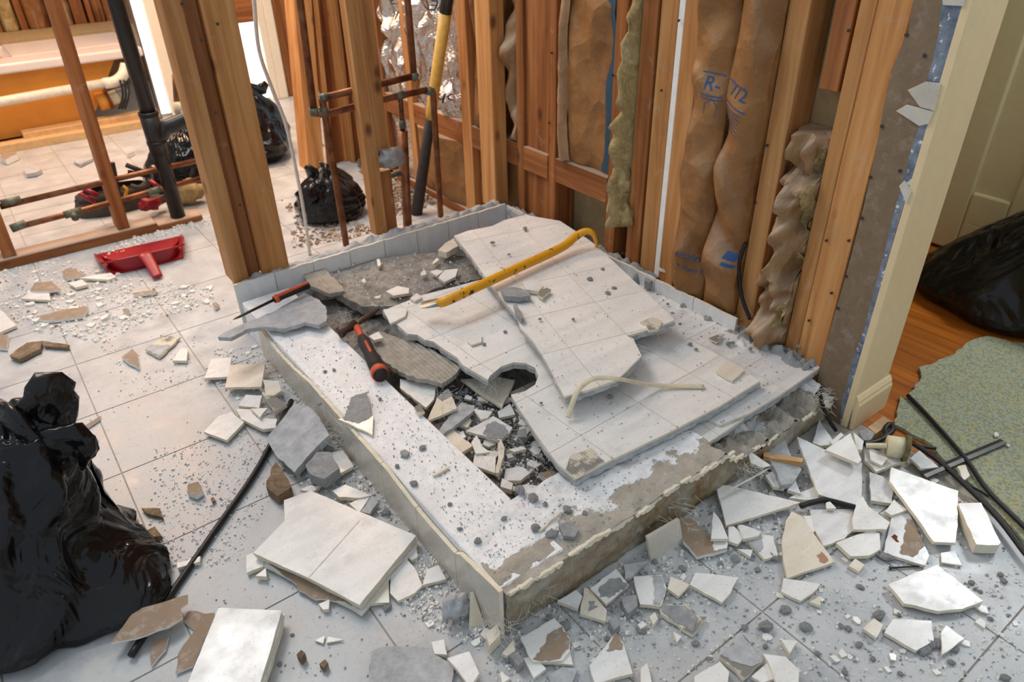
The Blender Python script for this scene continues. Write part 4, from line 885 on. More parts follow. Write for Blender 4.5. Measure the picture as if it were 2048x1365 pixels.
SH = [
 # --- lower right field
 ('C', [(75, 115), (155, 115), (615, 225), (370, 300), (140, 370)], .014, T, GL, 'long pointed triangular white shard with a grout line, just off the front curb', (.03, .02)),
 ('C', [(555, 280), (620, 310), (730, 470), (830, 600), (690, 650), (530, 705), (505, 600), (495, 480), (520, 340)], .006, T, WA, 'fin-shaped white shard with a brown stain at its wide end', (0, .02), [('C', [(715, 560), (745, 535), (770, 560), (790, 590), (765, 610), (735, 600)], 'stain')]),
 ('C', [(670, 270), (950, 265), (985, 360), (890, 455), (760, 500), (705, 400)], .003, T, DI, 'grey-smudged flat shard between the fin and the narrow-necked shard'),
 ('C', [(1005, 180), (1045, 250), (1180, 350), (1160, 395), (950, 395), (940, 330), (980, 210)], .016, T, GL, 'narrow-necked white shard flaring to a straight base'),
 ('C', [(840, 480), (1060, 400), (1115, 420), (1120, 520), (1050, 560), (930, 565)], .006, .010, GL, 'chunky six-sided shard below the narrow-necked shard'),
 ('C', [(1195, 300), (1300, 290), (1430, 560), (1405, 625), (1140, 545)], .003, T, DI, 'dirty shard with a brown paper patch and rust spot left of the shiny tile', (0, 0), [('C', [(1285, 330), (1330, 340), (1400, 500), (1330, 570), (1245, 545), (1270, 430)], PA), ('C', [(1190, 440), (1210, 425), (1230, 440), (1225, 455), (1240, 475), (1220, 472), (1205, 455)], 'rust')]),
 ('C', [(1190, 0), (1330, 50), (1615, 150), (1610, 330), (1595, 480), (1460, 475), (1330, 290), (1180, 90)], .018, .009, GL, 'large shiny tile catching the assumed window light near the carpet pad', (.0, .08)),
 ('C', [(1615, 230), (1760, 225), (1885, 480), (1870, 495), (1730, 490)], .004, .026, GL, 'thick chamfered block of tiles at the right beside the pad'),
 ('C', [(505, 705), (740, 740), (690, 800), (615, 850), (490, 790)], .003, T, GL, 'pentagon white shard touching the stained fin shard'),
 ('C', [(1170, 745), (1310, 685), (1480, 620), (1640, 745), (1770, 850), (1640, 900), (1490, 915), (1270, 865)], .008, .009, GL, 'wide fan-shaped shard with a curved lower edge and pebbles on it'),
 ('C', [(1145, 1050), (1200, 965), (1445, 975), (1460, 1100), (1345, 1165)], .004, T, GL, 'broad house-shaped shard below the fan-shaped shard'),
 ('C', [(1010, 1025), (1080, 960), (1135, 1000), (1095, 1085)], .003, T, WA, 'small kite shard left of the house-shaped shard'),
 ('C', [(1505, 1050), (1540, 1005), (1655, 1090), (1510, 1190)], .003, T, GL, 'sail-shaped shard right of the house-shaped shard'),
 ('C', [(100, 1200), (250, 1065), (385, 1225), (250, 1345)], .004, .009, BK, 'diamond tile lying mortar side up at the bottom edge', (0, 0), [('C', [(110, 1190), (250, 1070), (380, 1222), (320, 1260), (240, 1250), (170, 1230)], 'cement')]),
 ('C', [(375, 1185), (520, 1205), (605, 1290), (600, 1375), (460, 1375), (430, 1290)], .010, T, GL, 'curved-end white shard at the bottom edge overlapping another'),
 ('C', [(300, 1330), (410, 1235), (455, 1340), (370, 1370)], .002, T, GL, 'half-covered shard under the curved-end shard at the bottom'),
 ('C', [(-60, 1330), (100, 1235), (160, 1300), (150, 1375), (-60, 1375)], .004, .010, GL, 'cropped white shard at the bottom edge beside the mortar-side diamond'),
 ('C', [(490, 1095), (595, 1105), (545, 1185)], .003, .010, GL, 'tiny white triangle chip above the curved-end shard'),
 ('C', [(920, 625), (960, 580), (1020, 620), (985, 665)], .003, T, WA, 'small cream diamond chip below the six-sided shard'),
 ('C', [(60, 280), (100, 330), (155, 455), (45, 455)], .020, T, GL, 'narrow tooth-shaped shard leaning over the brown-backed piece'),
 ('C', [(155, 380), (190, 375), (260, 440), (215, 490), (155, 470)], .010, T, GL, 'small five-sided shard beside the tooth-shaped one'),
 ('C', [(260, 460), (370, 430), (440, 435), (470, 560), (385, 585)], .004, T, GL, 'shard half grey half white below the long triangle', (0, 0), [('C', [(268, 462), (365, 432), (370, 520), (340, 540)], 'cement')]),
 ('C', [(215, 370), (240, 365), (360, 410), (345, 435), (250, 455)], .012, .010, GL, 'thick sliver under the long triangular shard'),
 ('C', [(215, 520), (310, 525), (295, 570)], .004, T, GL, 'little triangle chip left of the half grey shard'),
 ('C', [(670, 855), (740, 820), (740, 880)], .003, T, WA, 'tiny chip with an orange mark below the pentagon shard'),
 ('C', [(630, 310), (700, 305), (715, 400), (690, 415)], .002, T, GL, 'small strip shard between the fin and the smudged shard'),
 ('C', [(1050, 30), (1140, 60), (1200, 130), (1195, 230), (1060, 210)], .003, .010, DI, 'dusty grey shard left of the shiny tile'),
 ('C', [(1150, 280), (1205, 205), (1290, 270), (1190, 305)], .010, T, GL, 'small shard wedged under the left edge of the shiny tile'),
 ('C', [(1505, 545), (1590, 530), (1640, 625), (1510, 605)], .002, .005, DI, 'thin pale chip in the glare below the thick block'),
 ('C', [(775, 225), (800, 218), (840, 260), (780, 262)], .014, T, GL, 'pointed chip above the smudged shard'),
 ('C', [(1715, 880), (1790, 880), (1810, 930), (1760, 915)], .002, .005, DI, 'faint thin flake beside the right tip of the fan shard'),
 # --- pile by the jamb
 ('D', [(590, 550), (680, 800), (730, 920), (960, 1000), (1000, 930), (1005, 720), (860, 665), (770, 635)], .022, .009, DI, 'big dusty tile plate sloping in the pile by the jamb', (.05, .06)),
 ('D', [(770, 635), (930, 530), (1000, 700), (980, 722), (860, 672)], .050, .009, GL, 'grey-smudged shard lying on top of the big dusty plate', (.02, .02)),
 ('D', [(950, 525), (1015, 580), (1005, 635), (965, 635)], .030, .010, GL, 'upright small shard right of the smudged top shard'),
 ('D', [(1010, 610), (1120, 650), (1265, 710), (1095, 775), (1020, 700)], .010, .009, GL, 'flat shard in front of the pipe fitting'),
 ('D', [(1050, 640), (1170, 690), (1130, 735), (1060, 700)], .022, .007, GL, 'small shard stacked on the flat one by the pipe fitting'),
 ('D', [(360, 575), (510, 565), (560, 700), (620, 760), (560, 850), (490, 860), (440, 740)], .020, .016, CE, 'grey cement board piece beneath the wooden stick', (-.03, .08)),
 ('D', [(690, 590), (730, 445), (800, 545), (830, 600), (740, 610)], .012, .010, DI, 'powder-covered triangular piece in the corner by the drywall'),
 ('D', [(800, 585), (870, 525), (888, 542), (820, 605)], .028, .008, GL, 'thin sliver leaning before the jamb base'),
 ('D', [(1310, 690), (1370, 640), (1490, 745), (1380, 755)], .014, .007, DI, 'flat flake beside the metal strip'),
 ('D', [(985, 520), (1030, 495), (1085, 530), (1050, 580), (1010, 570)], .004, .03, MO, 'grey mortar lump beside the orange-stained wood offcut'),
 ('D', [(275, 635), (425, 735), (370, 748), (300, 720)], .055, .008, GL, 'white shard standing out from the curb face', (.2, .4)),
 ('D', [(130, 910), (200, 865), (430, 742), (360, 790), (190, 880)], .040, .007, WA, 'long thin shard on edge below the front curb', (.1, .5)),
 ('D', [(390, 800), (440, 765), (510, 880), (440, 870)], .014, .009, GL, 'white shard under the grey cement piece'),
 ('D', [(530, 890), (580, 825), (615, 915)], .012, .009, DI, 'small dusty triangle at the left of the big dusty plate'),
 ('D', [(540, 940), (700, 870), (740, 940), (640, 955)], .004, .009, DI, 'dirty shard with rust screws left of the big plate'),
 ('D', [(1900, 590), (1945, 605), (1940, 615)], .012, .004, GL, 'tiny white flake at the end of the metal strip'),
 ('D', [(1840, 530), (1860, 520), (1875, 545), (1850, 550)], .012, .005, GL, 'tiny white flake alone on the carpet pad'),
 ('D', [(1610, 740), (1660, 730), (1690, 800), (1650, 830)], .012, .008, WA, 'small ribbed shard lying on the pad between the cables'),
 # --- along the front curb
 ('B', [(605, 1085), (820, 960), (870, 1010), (920, 1090), (920, 1170), (870, 1230), (680, 1235)], .006, .010, GL, 'white tile shard covered half by torn brown paper, near the curb corner', (0, 0), [('B', [(780, 1060), (870, 1012), (918, 1092), (915, 1150), (860, 1212), (740, 1232), (684, 1220), (770, 1110)], PA)]),
 ('B', [(820, 1245), (920, 1170), (940, 1255)], .003, T, GL, 'small triangle shard under the paper-covered one'),
 ('B', [(625, 1215), (680, 1200), (770, 1280), (690, 1340)], .003, T, GL, 'square-ended shard below the paper-covered one'),
 ('B', [(1210, 1050), (1260, 1120), (1320, 1310), (1080, 1375), (1045, 1260), (1110, 1180)], .005, .009, GL, 'white wedge with a brown tip at the bottom edge', (0, 0), [('B', [(1211, 1054), (1258, 1124), (1254, 1155), (1150, 1165)], PA)]),
 ('B', [(1370, 1280), (1410, 1245), (1440, 1375), (1370, 1375)], .004, .009, GL, 'slim upright shard at the bottom edge right of the brown-tipped wedge'),
 ('B', [(785, 1335), (870, 1270), (970, 1280), (930, 1375), (800, 1375)], .003, .008, CE, 'grey backer scrap at the bottom edge below the square-ended shard'),
 ('B', [(140, 1215), (280, 1170), (345, 1310), (300, 1375), (270, 1375), (200, 1280)], .012, .010, GL, 'bent white strip at the bottom edge beside the grey board'),
 ('B', [(475, 1300), (540, 1340), (490, 1375)], .003, T, GL, 'pointed cream sliver at the bottom edge'),
 ('B', [(1050, 770), (1215, 645), (1295, 750), (1150, 870)], .010, .009, GL, 'rectangular shard half covered in grey mortar against the front curb', (0, .05), [('B', [(1105, 770), (1170, 710), (1230, 700), (1290, 752), (1170, 830), (1110, 825)], 'mortar')]),
 ('B', [(985, 930), (1010, 765), (1035, 770), (1155, 910), (1145, 980)], .006, .009, WA, 'shard with a dark mortar smear shaped like a letter near the curb', (0, 0), [('B', [(1040, 850), (1080, 850), (1060, 880), (1100, 885), (1040, 915), (1050, 880)], 'mortar')]),
 ('B', [(1325, 695), (1500, 685), (1535, 770), (1500, 885), (1365, 870)], .006, .010, GL, 'striped half grey half white shard in the row before the curb', (0, 0), [('B', [(1440, 690), (1498, 690), (1530, 770), (1495, 878), (1450, 870), (1460, 780)], 'cement')]),
 ('B', [(1560, 695), (1680, 745), (1610, 820), (1540, 770)], .005, T, WA, 'small cream shard between the striped and the trapezoid shards'),
 ('B', [(1720, 670), (1990, 700), (1940, 800), (1885, 860), (1680, 745)], .005, T, GL, 'plain white trapezoid shard in the middle of the lower floor'),
 ('B', [(1490, 890), (1530, 870), (1660, 875), (1740, 950), (1790, 950), (1700, 1065), (1500, 930)], .004, .009, BK, 'leaf-shaped mortar-covered shard in the lower middle floor', (0, 0), [('B', [(1500, 892), (1530, 874), (1655, 880), (1735, 955), (1695, 1045), (1520, 930)], 'mortar')]),
 ('B', [(1260, 620), (1420, 600), (1310, 700), (1270, 710)], .010, .010, CE, 'grey wedge scrap between the standing tile and the half-mortared shard'),
 ('B', [(840, 850), (960, 780), (1000, 820), (970, 900)], .006, .010, DI, 'pale shard leaning at the foot of the front curb corner'),
 ('B', [(1245, 830), (1340, 810), (1350, 880), (1290, 930)], .002, .022, MO, 'dark grey mortar lump left of the striped shard'),
 ('B', [(1165, 970), (1210, 945), (1240, 1000), (1200, 1035)], .002, .022, MO, 'rounded mortar lump below the letter-smeared shard'),
 ('B', [(385, 1060), (460, 995), (480, 1060), (410, 1135)], .002, .028, WA, 'thick cream tile chunk at the front curb corner'),
 ('B', [(490, 1180), (560, 1095), (575, 1165), (520, 1200)], .002, .012, WA, 'wedge chip right of the thick corner chunk'),
 ('B', [(535, 1190), (590, 1170), (625, 1230), (590, 1265)], .002, .022, MO, 'grey mortar lump left of the square-ended shard'),
 ('B', [(40, 1110), (120, 1095), (140, 1190), (60, 1185)], .004, .012, GL, 'curled white flake above the grey board at the bottom edge'),
 ('B', [(1425, 950), (1460, 920), (1480, 960), (1450, 1000)], .002, .012, WA, 'small white cube chip left of the leaf-shaped shard'),
 ('B', [(1350, 1000), (1380, 975), (1410, 1000), (1370, 1025)], .002, .010, GL, 'small round chip near the mortar pebble below the leaf shard'),
 ('B', [(1575, 1045), (1630, 1075), (1600, 1110)], .002, .008, GL, 'little arrow-shaped chip below the leaf-shaped shard'),
 ('A', [(1390, 1375), (1405, 1170), (1480, 1140), (1740, 1145), (1830, 1200), (1925, 1250), (1915, 1375)], .003, .010, CE, 'flat grey cement board piece cut by the bottom edge'),
 ('B', [(1605, 320), (1700, 330), (1830, 460), (1920, 520), (1730, 570), (1640, 470)], .006, .009, PA, 'brown paper-backed shard with green tinge beside the standing tile', (0, 0), [('B', [(1828, 465), (1920, 470), (1918, 515), (1832, 528)], 'glaze')]),
 # --- left of the curb
 ('A', [(610, 560), (650, 545), (720, 600), (720, 630), (615, 670)], .004, .010, GL, 'white shard poking out at the left tip of the tile stack'),
 ('A', [(670, 690), (735, 640), (740, 695)], .004, .012, GL, 'small chip beside the left tip of the tile stack'),
 ('A', [(1525, 800), (1530, 690), (1630, 580), (1680, 640), (1730, 750), (1680, 800), (1575, 850)], .004, .008, GL, 'rounded shard with a concave side beyond the tile stack'),
 ('A', [(1390, 870), (1480, 730), (1515, 720), (1520, 860)], .003, .008, WA, 'shard with a wooden edge under the right side of the tile stack'),
 ('A', [(1730, 750), (1760, 650), (1830, 620), (1880, 710)], .003, .009, GL, 'white shard against the curb facing next to the rounded one'),
 ('A', [(1625, 560), (1690, 480), (1700, 570), (1660, 590)], .003, .009, GL, 'small shard at the right corner of the tile stack'),
 ('K', [(455, 1205), (560, 1065), (770, 1005), (770, 1040), (740, 1060), (750, 1100), (690, 1140), (560, 1185)], .026, .004, PA, 'torn brown paper scrap over the black rod beside the left bag', (0, 0)),
 ('K', [(770, 1075), (880, 1080), (850, 1160), (790, 1300), (720, 1330), (730, 1250), (800, 1150), (750, 1110)], .003, .004, PA, 'long brown paper scrap along the bright bottom tile stack'),
 ('K', [(625, 1190), (690, 1180), (680, 1230), (620, 1300)], .003, .005, PA, 'small brown scrap beside the lower end of the black rod'),
 ('A', [(170, 610), (320, 565), (315, 600), (175, 640)], .003, .009, GL, 'narrow white slat shard beside the black rod'),
 ('A', [(1070, 870), (1140, 840), (1135, 900), (1100, 905)], .003, .010, GL, 'little chip under the front corner of the tile stack'),
 ('A', [(1045, 1100), (1110, 1070), (1100, 1120)], .002, .004, GL, 'left one of two thin flakes on the open floor below the tile stack'),
 ('A', [(1120, 1115), (1130, 1075), (1230, 1095)], .002, .004, GL, 'right one of two thin flakes on the open floor below the tile stack'),
 ('A', [(930, 1190), (960, 1160), (985, 1180), (960, 1220)], .002, .018, 'foam_brown', 'brown foam crumb with a white cap near the bright tile stack'),
 ('A', [(1075, 1250), (1110, 1220), (1130, 1240), (1105, 1275)], .002, .014, 'foam_brown', 'rusty brown crumb below the two thin flakes'),
 ('A', [(1160, 150), (1240, 110), (1400, 180), (1330, 195), (1200, 190)], .010, .012, GL, 'notched white shard against the left curb face'),
 ('A', [(1265, 230), (1410, 170), (1330, 285)], .008, .010, GL, 'pale triangle beside the small dark box on the left curb'),
 ('A', [(1335, 282), (1410, 180), (1450, 220), (1395, 297)], .006, .012, CE, 'small cupped grey scrap against the left curb face'),
 ('A', [(240, 110), (305, 90), (335, 150), (290, 180), (235, 160)], .003, .014, PA, 'brown-faced drywall chip alone on the left floor'),
 ('A', [(385, 200), (400, 188), (415, 210), (395, 222)], .003, .006, 'foam_brown', 'tiny orange-brown crumb right of the drywall chip'),
 ('K', [(580, 650), (655, 650), (670, 690), (600, 670)], .003, .008, 'foam_brown', 'flat brown crumb left of the black rod'),
 ('K', [(595, 745), (635, 725), (665, 765), (605, 770)], .003, .010, 'foam_brown', 'ragged brown crumb near the left bag shoulder'),
 ('K', [(465, 730), (580, 710), (575, 740), (530, 785), (495, 790)], .003, .010, GL, 'white shard lying against the left garbage bag'),
 ('K', [(350, 310), (415, 270), (405, 290), (360, 320)], .003, .004, PA, 'slim brown splinter on the floor behind the left bag'),
 ('K', [(265, 270), (285, 245), (298, 250), (275, 290)], .003, .006, GL, 'slim white splinter behind the left bag ears'),
 ('E', [(420, 570), (490, 480), (600, 340), (690, 360), (760, 430), (820, 540), (680, 680), (600, 780), (480, 670)], .030, .022, CE, 'thick grey cement chunk with mesh edge leaning at the left curb', (.22, .05)),
 ('E', [(155, 240), (195, 95), (415, 85), (390, 235)], .024, .008, WA, 'square cream tile peppered with black specks left of the curb', (.05, .02)),
 ('E', [(25, 520), (120, 420), (200, 395), (280, 460), (170, 575)], .008, .009, GL, 'pale shard with blunt corners at the outer edge of the left rubble'),
 ('E', [(225, 375), (330, 380), (360, 430), (490, 440), (480, 495), (400, 505), (260, 440)], .010, .010, GL, 'notched white shard above the blunt-cornered one'),
 ('E', [(320, 375), (430, 370), (380, 430)], .024, .008, GL, 'small triangle on the notched shard left of the curb'),
 ('E', [(30, 180), (70, 60), (200, 50), (180, 170)], .012, .008, GL, 'white tile partly under the speckled square tile'),
 ('E', [(245, 355), (290, 285), (395, 290), (375, 370)], .014, .010, DI, 'four-sided white shard below the speckled square tile'),
 ('E', [(375, 240), (420, 250), (550, 350), (475, 405)], .020, .009, BK, 'strip shard mortar side up against the left curb'),
 ('E', [(400, 190), (500, 200), (515, 260), (470, 290), (420, 290)], .026, .008, WA, 'curved shard end resting beside the speckled square tile'),
 ('E', [(670, 730), (740, 650), (830, 650), (885, 750), (790, 820), (700, 790)], .020, .030, MO, 'lumpy grey mortar clod below the thick cement chunk'),
 ('E', [(835, 650), (910, 640), (975, 740), (800, 830), (740, 880)], .010, .009, GL, 'white tile under the mortar clod by the curb facing'),
 ('E', [(420, 870), (450, 760), (480, 710), (560, 820), (580, 870), (490, 930)], .004, .028, 'foam_brown', 'lumpy brown foam piece left of the curb'),
 ('E', [(635, 890), (700, 860), (760, 870), (720, 900)], .006, .008, DI, 'greenish pale shard behind the tile stack'),
 # --- on the curb
 ('E', [(875, 440), (1100, 420), (1095, 540)], .125, .007, GL, 'triangle shard with grey mortar lying on the left curb', (0, 0), [('E', [(910, 440), (960, 300), (1060, 265), (1075, 330), (1090, 420), (1010, 465)], 'mortar')]),
 ('E', [(1475, 795), (1570, 738), (1580, 748), (1485, 800)], .123, .006, WA, 'cream splinter on top of the left curb'),
 ('E', [(1270, 645), (1300, 632), (1330, 650), (1310, 675), (1280, 670)], .123, .008, MO, 'single mortar pebble halfway along the left curb top'),
 ('F', [(690, 1110), (760, 1090), (820, 1140), (790, 1190), (720, 1180)], .123, .010, MO, 'flat grey mortar patch on the front curb top'),
 ('F', [(560, 1145), (700, 1020), (705, 1028), (575, 1150)], .124, .004, WA, 'thin splinter lying across the front curb top'),
 # --- inside the pan
 ('J', [(0, 320), (0, 220), (340, 270), (415, 290), (385, 450), (295, 545)], .085, .008, GL, 'white tile plate half under the grey offcut inside the pan', (0, .03)),
 ('J', [(310, 700), (420, 430), (545, 325), (650, 550)], .092, .008, WA, 'rectangular tile with a grey top edge inside the pan', (0, .03), [('J', [(425, 430), (542, 330), (590, 400), (480, 470)], 'mortar')]),
 ('J', [(430, 820), (600, 600), (690, 490), (850, 520), (840, 580), (640, 740), (480, 860)], .078, .010, CE, 'grey ribbed mesh strip lying diagonally in the pan'),
 ('J', [(690, 220), (1100, 190), (1305, 230), (1160, 545), (840, 330)], .075, .008, WA, 'shaded tile sheet sticking out under the round cut-out'),
 ('J', [(490, 870), (600, 790), (830, 980), (690, 1065)], .068, .010, WA, 'cream tile block along the inner side of the left curb'),
 ('J', [(810, 940), (870, 860), (930, 980), (1020, 1050), (860, 1070)], .080, .006, GL, 'concave white triangle in the pan rubble'),
 ('J', [(850, 1080), (1090, 1100), (1080, 1290), (830, 1200)], .072, .008, GL, 'square white tile piece beside the curved edge trim in the pan'),
 ('J', [(1110, 960), (1150, 910), (1190, 1000), (1180, 1100), (1120, 1290), (1085, 1285), (1120, 1100)], .084, .012, WA, 'curved tile edge trim lying in the pan'),
 ('J', [(745, 810), (1060, 640), (1280, 770), (1240, 840), (1150, 920)], .076, .008, DI, 'shard with a big dark mortar circle in the pan', (0, 0), [('J', [(940, 840), (1000, 730), (1080, 700), (1180, 740), (1225, 800), (1220, 850), (1150, 905), (1000, 880)], 'mortar')]),
 ('J', [(830, 560), (1050, 590), (1000, 660), (920, 680)], .080, .008, DI, 'dusty shard behind the dark-circle shard in the pan'),
 ('J', [(1110, 590), (1250, 500), (1310, 620), (1130, 660)], .070, .008, DI, 'bluish dusty shard just below the round cut-out'),
 ('J', [(160, 540), (230, 490), (280, 590), (210, 620)], .126, .008, BK, 'small striped grey chip on the inner edge of the left curb'),
 ('J', [(1340, 800), (1430, 780), (1450, 880), (1330, 880)], .076, .014, MO, 'grey mortar chip beside the slab edge in the pan'),
 ('J', [(1200, 1240), (1400, 1220), (1480, 1290), (1370, 1375), (1180, 1375)], .066, .010, DI, 'powdery white shard near the front of the pan'),
 ('J', [(660, 740), (780, 640), (815, 690), (770, 770)], .066, .008, WA, 'shaded cream shard under the ribbed mesh strip'),
 ('J', [(1230, 1020), (1400, 985), (1440, 1015), (1300, 1050)], .072, .008, GL, 'long white sliver between pan tiles and dark-circle shard'),
 ('F', [(330, 815), (400, 850), (390, 890), (320, 870)], .070, .014, DI, 'white chip at the front inner corner of the pan'),
 ('F', [(560, 790), (640, 760), (730, 810), (660, 850)], .070, .006, PA, 'tan paper scrap under the slab corner'),
 # --- on the slabs and the gritty board
 ('H', [(1115, 645), (1190, 610), (1265, 625), (1262, 655), (1165, 672)], .125, .009, GL, 'boat-shaped white shard on the gritty cement slab'),
 ('H', [(1450, 560), (1490, 510), (1575, 500), (1560, 550), (1490, 585)], .125, .009, GL, 'largest white shard on the gritty cement slab beside the top slab'),
 ('H', [(1395, 520), (1440, 505), (1480, 515), (1440, 545)], .125, .007, GL, 'small shard left of the largest one on the gritty slab'),
 ('H', [(1335, 530), (1360, 505), (1375, 535), (1345, 545)], .124, .010, GL, 'little white chip on the gritty slab'),
 ('H', [(1270, 690), (1310, 655), (1350, 680), (1300, 705)], .152, .008, GL, 'white chip at the near edge of the gritty slab'),
 ('H', [(1410, 465), (1440, 430), (1455, 445), (1420, 470)], .128, .006, GL, 'narrow white chip far back on the gritty slab'),
 ('H', [(1100, 760), (1180, 748), (1250, 755), (1240, 800), (1145, 850)], .152, .007, GL, 'pentagon tile piece at the left tip of the large slab'),
 ('H', [(1058, 440), (1075, 438), (1085, 480), (1066, 485)], .124, .009, GL, 'upright white stub at the back of the gritty slab'),
 ('H', [(1448, 385), (1490, 340), (1560, 300), (1585, 350), (1500, 398)], .135, .022, WA, 'crumbling tile block under the back corner of the top slab'),
 ('H', [(1635, 960), (1725, 920), (1725, 965), (1660, 985)], .152, .006, GL, 'thin tile offcut lying flat on the large slab'),
 ('H', [(960, 575), (980, 560), (992, 585), (975, 590)], .126, .006, GL, 'tiny pale chip near the middle of the gritty slab'),
 ('H', [(1040, 680), (1085, 668), (1080, 685), (1055, 690)], .128, .005, GL, 'flat pale chip before the boat-shaped shard'),
 ('H', [(1010, 930), (1070, 900), (1100, 940), (1040, 955)], .136, .008, GL, 'white chip beside the hammer shank'),
 ('L', [(640, 560), (740, 555), (810, 580), (830, 610), (760, 620), (660, 610)], .206, .016, MO, 'crumbled mortar lump on the top slab below the bar'),
 ('L', [(780, 520), (860, 505), (910, 545), (880, 580), (800, 570)], .206, .012, DI, 'whitish mortar flake behind the crumbled lump on the top slab'),
 ('L', [(870, 600), (930, 558), (960, 570), (905, 625)], .208, .008, BK, 'ribbed tile fragment right of the crumbled lump on the top slab'),
 ('L', [(720, 665), (745, 660), (785, 745), (770, 760), (735, 720)], .206, .012, MO, 'curved mortar crust on the left edge of the top slab'),
 ('L', [(1525, 775), (1600, 745), (1665, 770), (1640, 820), (1580, 830), (1560, 790)], .207, .007, BK, 'ribbed tile back showing at the right corner of the top slab'),
 ('L', [(635, 425), (650, 415), (735, 432), (720, 442)], .212, .006, GL, 'tile splinter lying along the wrecking bar'),
 ('F', [(770, 665), (830, 650), (900, 625), (980, 705), (870, 770), (800, 820), (735, 760)], .1515, .0015, BK, 'ribbed tile back exposed at the near corner of the large slab'),
 ('M', [(735, 1090), (800, 1020), (850, 1040), (920, 1080), (840, 1150)], .152, .006, WA, 'cream tile chip hooked over the right edge of the large slab'),
 ('M', [(690, 880), (760, 850), (790, 855), (740, 905)], .132, .005, BK, 'ribbed white shard on the dusty slab by the wall'),
 ('M', [(880, 810), (920, 775), (960, 790), (940, 840), (890, 840)], .131, .003, MO, 'flat grey mortar stain piece on the dusty slab by the wall'),
 ('M', [(365, 410), (430, 415), (500, 445), (495, 470), (380, 440)], .182, .008, GL, 'white tile chip on top of the right upstand'),
 ('M', [(935, 660), (1000, 610), (1030, 640), (1020, 690), (960, 720)], .165, .012, GL, 'white square chunk at the foot of the nailed stud'),
 ('M', [(285, 480), (320, 470), (345, 510), (310, 525), (285, 515)], .135, .025, MO, 'dark mortar cube near the right upstand'),
 ('M', [(390, 450), (415, 455), (425, 545), (395, 548)], .135, .014, DI, 'grey upright stub beside the dark mortar cube'),
 ('M', [(535, 600), (590, 585), (610, 600), (560, 612)], .132, .006, DI, 'thin flake against the right upstand'),
 # --- left far floor
 ('G', [(-20, 735), (105, 860), (-20, 915)], .004, .010, GL, 'cropped tile wedge at the left frame edge'),
 ('G', [(60, 1050), (170, 970), (265, 960), (255, 1010), (120, 1075)], .004, .014, 'foam_brown', 'curled grey-brown bark-like scrap on the left floor'),
 ('G', [(265, 958), (440, 985), (430, 1002), (280, 992)], .006, .008, 'foam_brown', 'thin tail of brown scrap pointing right on the left floor'),
 ('G', [(250, 800), (400, 760), (560, 740), (540, 800), (380, 825), (270, 830)], .004, .010, PA, 'long tan drywall strip on the left floor'),
 ('G', [(190, 640), (220, 590), (330, 580), (385, 630), (300, 645)], .014, .008, PA, 'tan drywall scrap on the rubble at the far left'),
 ('G', [(130, 690), (190, 650), (310, 650), (320, 700)], .006, .009, GL, 'white tile piece under the tan scrap at the far left'),
 ('G', [(500, 560), (700, 525), (740, 550), (690, 570)], .006, .009, GL, 'white shard in front of the dustpan'),
 ('G', [(920, 1010), (1040, 930), (1145, 935), (1010, 1060)], .005, .008, BK, 'shard with blunt grey corner alone on the left floor', (0, 0), [('G', [(922, 1010), (960, 985), (1080, 985), (1010, 1055)], 'cement')]),
 ('G', [(1095, 1085), (1150, 1005), (1190, 1010), (1185, 1085)], .004, .010, GL, 'small upright-looking shard right of the blunt grey one'),
 ('G', [(770, 1060), (840, 1010), (870, 1040), (880, 1130), (820, 1100)], .004, .010, PA, 'brown and white drywall crumb left of the blunt grey shard'),
 ('G', [(390, 520), (450, 490), (540, 540), (420, 560)], .006, .012, PA, 'tan drywall crumb at the top of the left rubble'),
 ('G', [(840, 655), (990, 635), (985, 655), (860, 672)], .005, .008, PA, 'thin tan splinter below the dustpan'),
 ('G', [(-10, 918), (45, 920), (45, 1010), (-10, 1005)], .004, .008, PA, 'tan scrap under the cropped tile wedge'),
 ('G', [(775, 760), (800, 750), (825, 772), (795, 785)], .003, .012, PA, 'lone tan pebble on the clean left floor'),
 ('G', [(1350, 725), (1370, 712), (1392, 730), (1365, 750)], .003, .012, PA, 'lone tan pebble near the tiled upstand end'),
 ('G', [(430, 590), (520, 570), (560, 600), (480, 620)], .006, .010, DI, 'powdery scrap in the middle of the left rubble'),
 ('Q', [(835, 130), (880, 95), (1060, 90), (910, 168)], .004, .014, CE, 'cream and grey tile piece on the sunlit floor beyond the partition'),
 ('Q', [(260, 190), (330, 170), (470, 220), (400, 260), (290, 275)], .004, .02, CE, 'grey crumpled scrap on the floor before the tub base'),
 ('Q', [(1435, 68), (1520, 20), (1530, 32), (1480, 62)], .004, .01, PA, 'small tan splinter on the far floor near the stack pipe'),
 ('Q', [(-10, 80), (60, 20), (180, 10), (190, 50), (60, 110)], .004, .03, PA, 'crumpled tan paper at the left edge by the tub base'),
]
ANC = []
for r in SH:
    shard(*r); pp_ = zz(r[0], r[1]); ANC.append((sum(a for a, c in pp_)/len(pp_), sum(c for a, c in pp_)/len(pp_), r[5], r[2]))
# standing tile by the front curb
sp0 = P(1320, 1124, z=.002)
a, c = P(850+1440/3.175, 935+602/3.175, z=0), P(850+1640/3.175, 935+482/3.175, z=0)
n_ = Vector((-(c-a).y, (c-a).x, 0)).normalized(); upv = (Vector((0, 0, 1))+n_*.35).normalized()*.058
MB().prism([a, c, c+upv, a+upv], n_*.008, 0, 1).build('tile_shard', ['curb_tile', 'tile_body'], None, 'cream tile standing on edge in front of the front curb', 'tile shard')
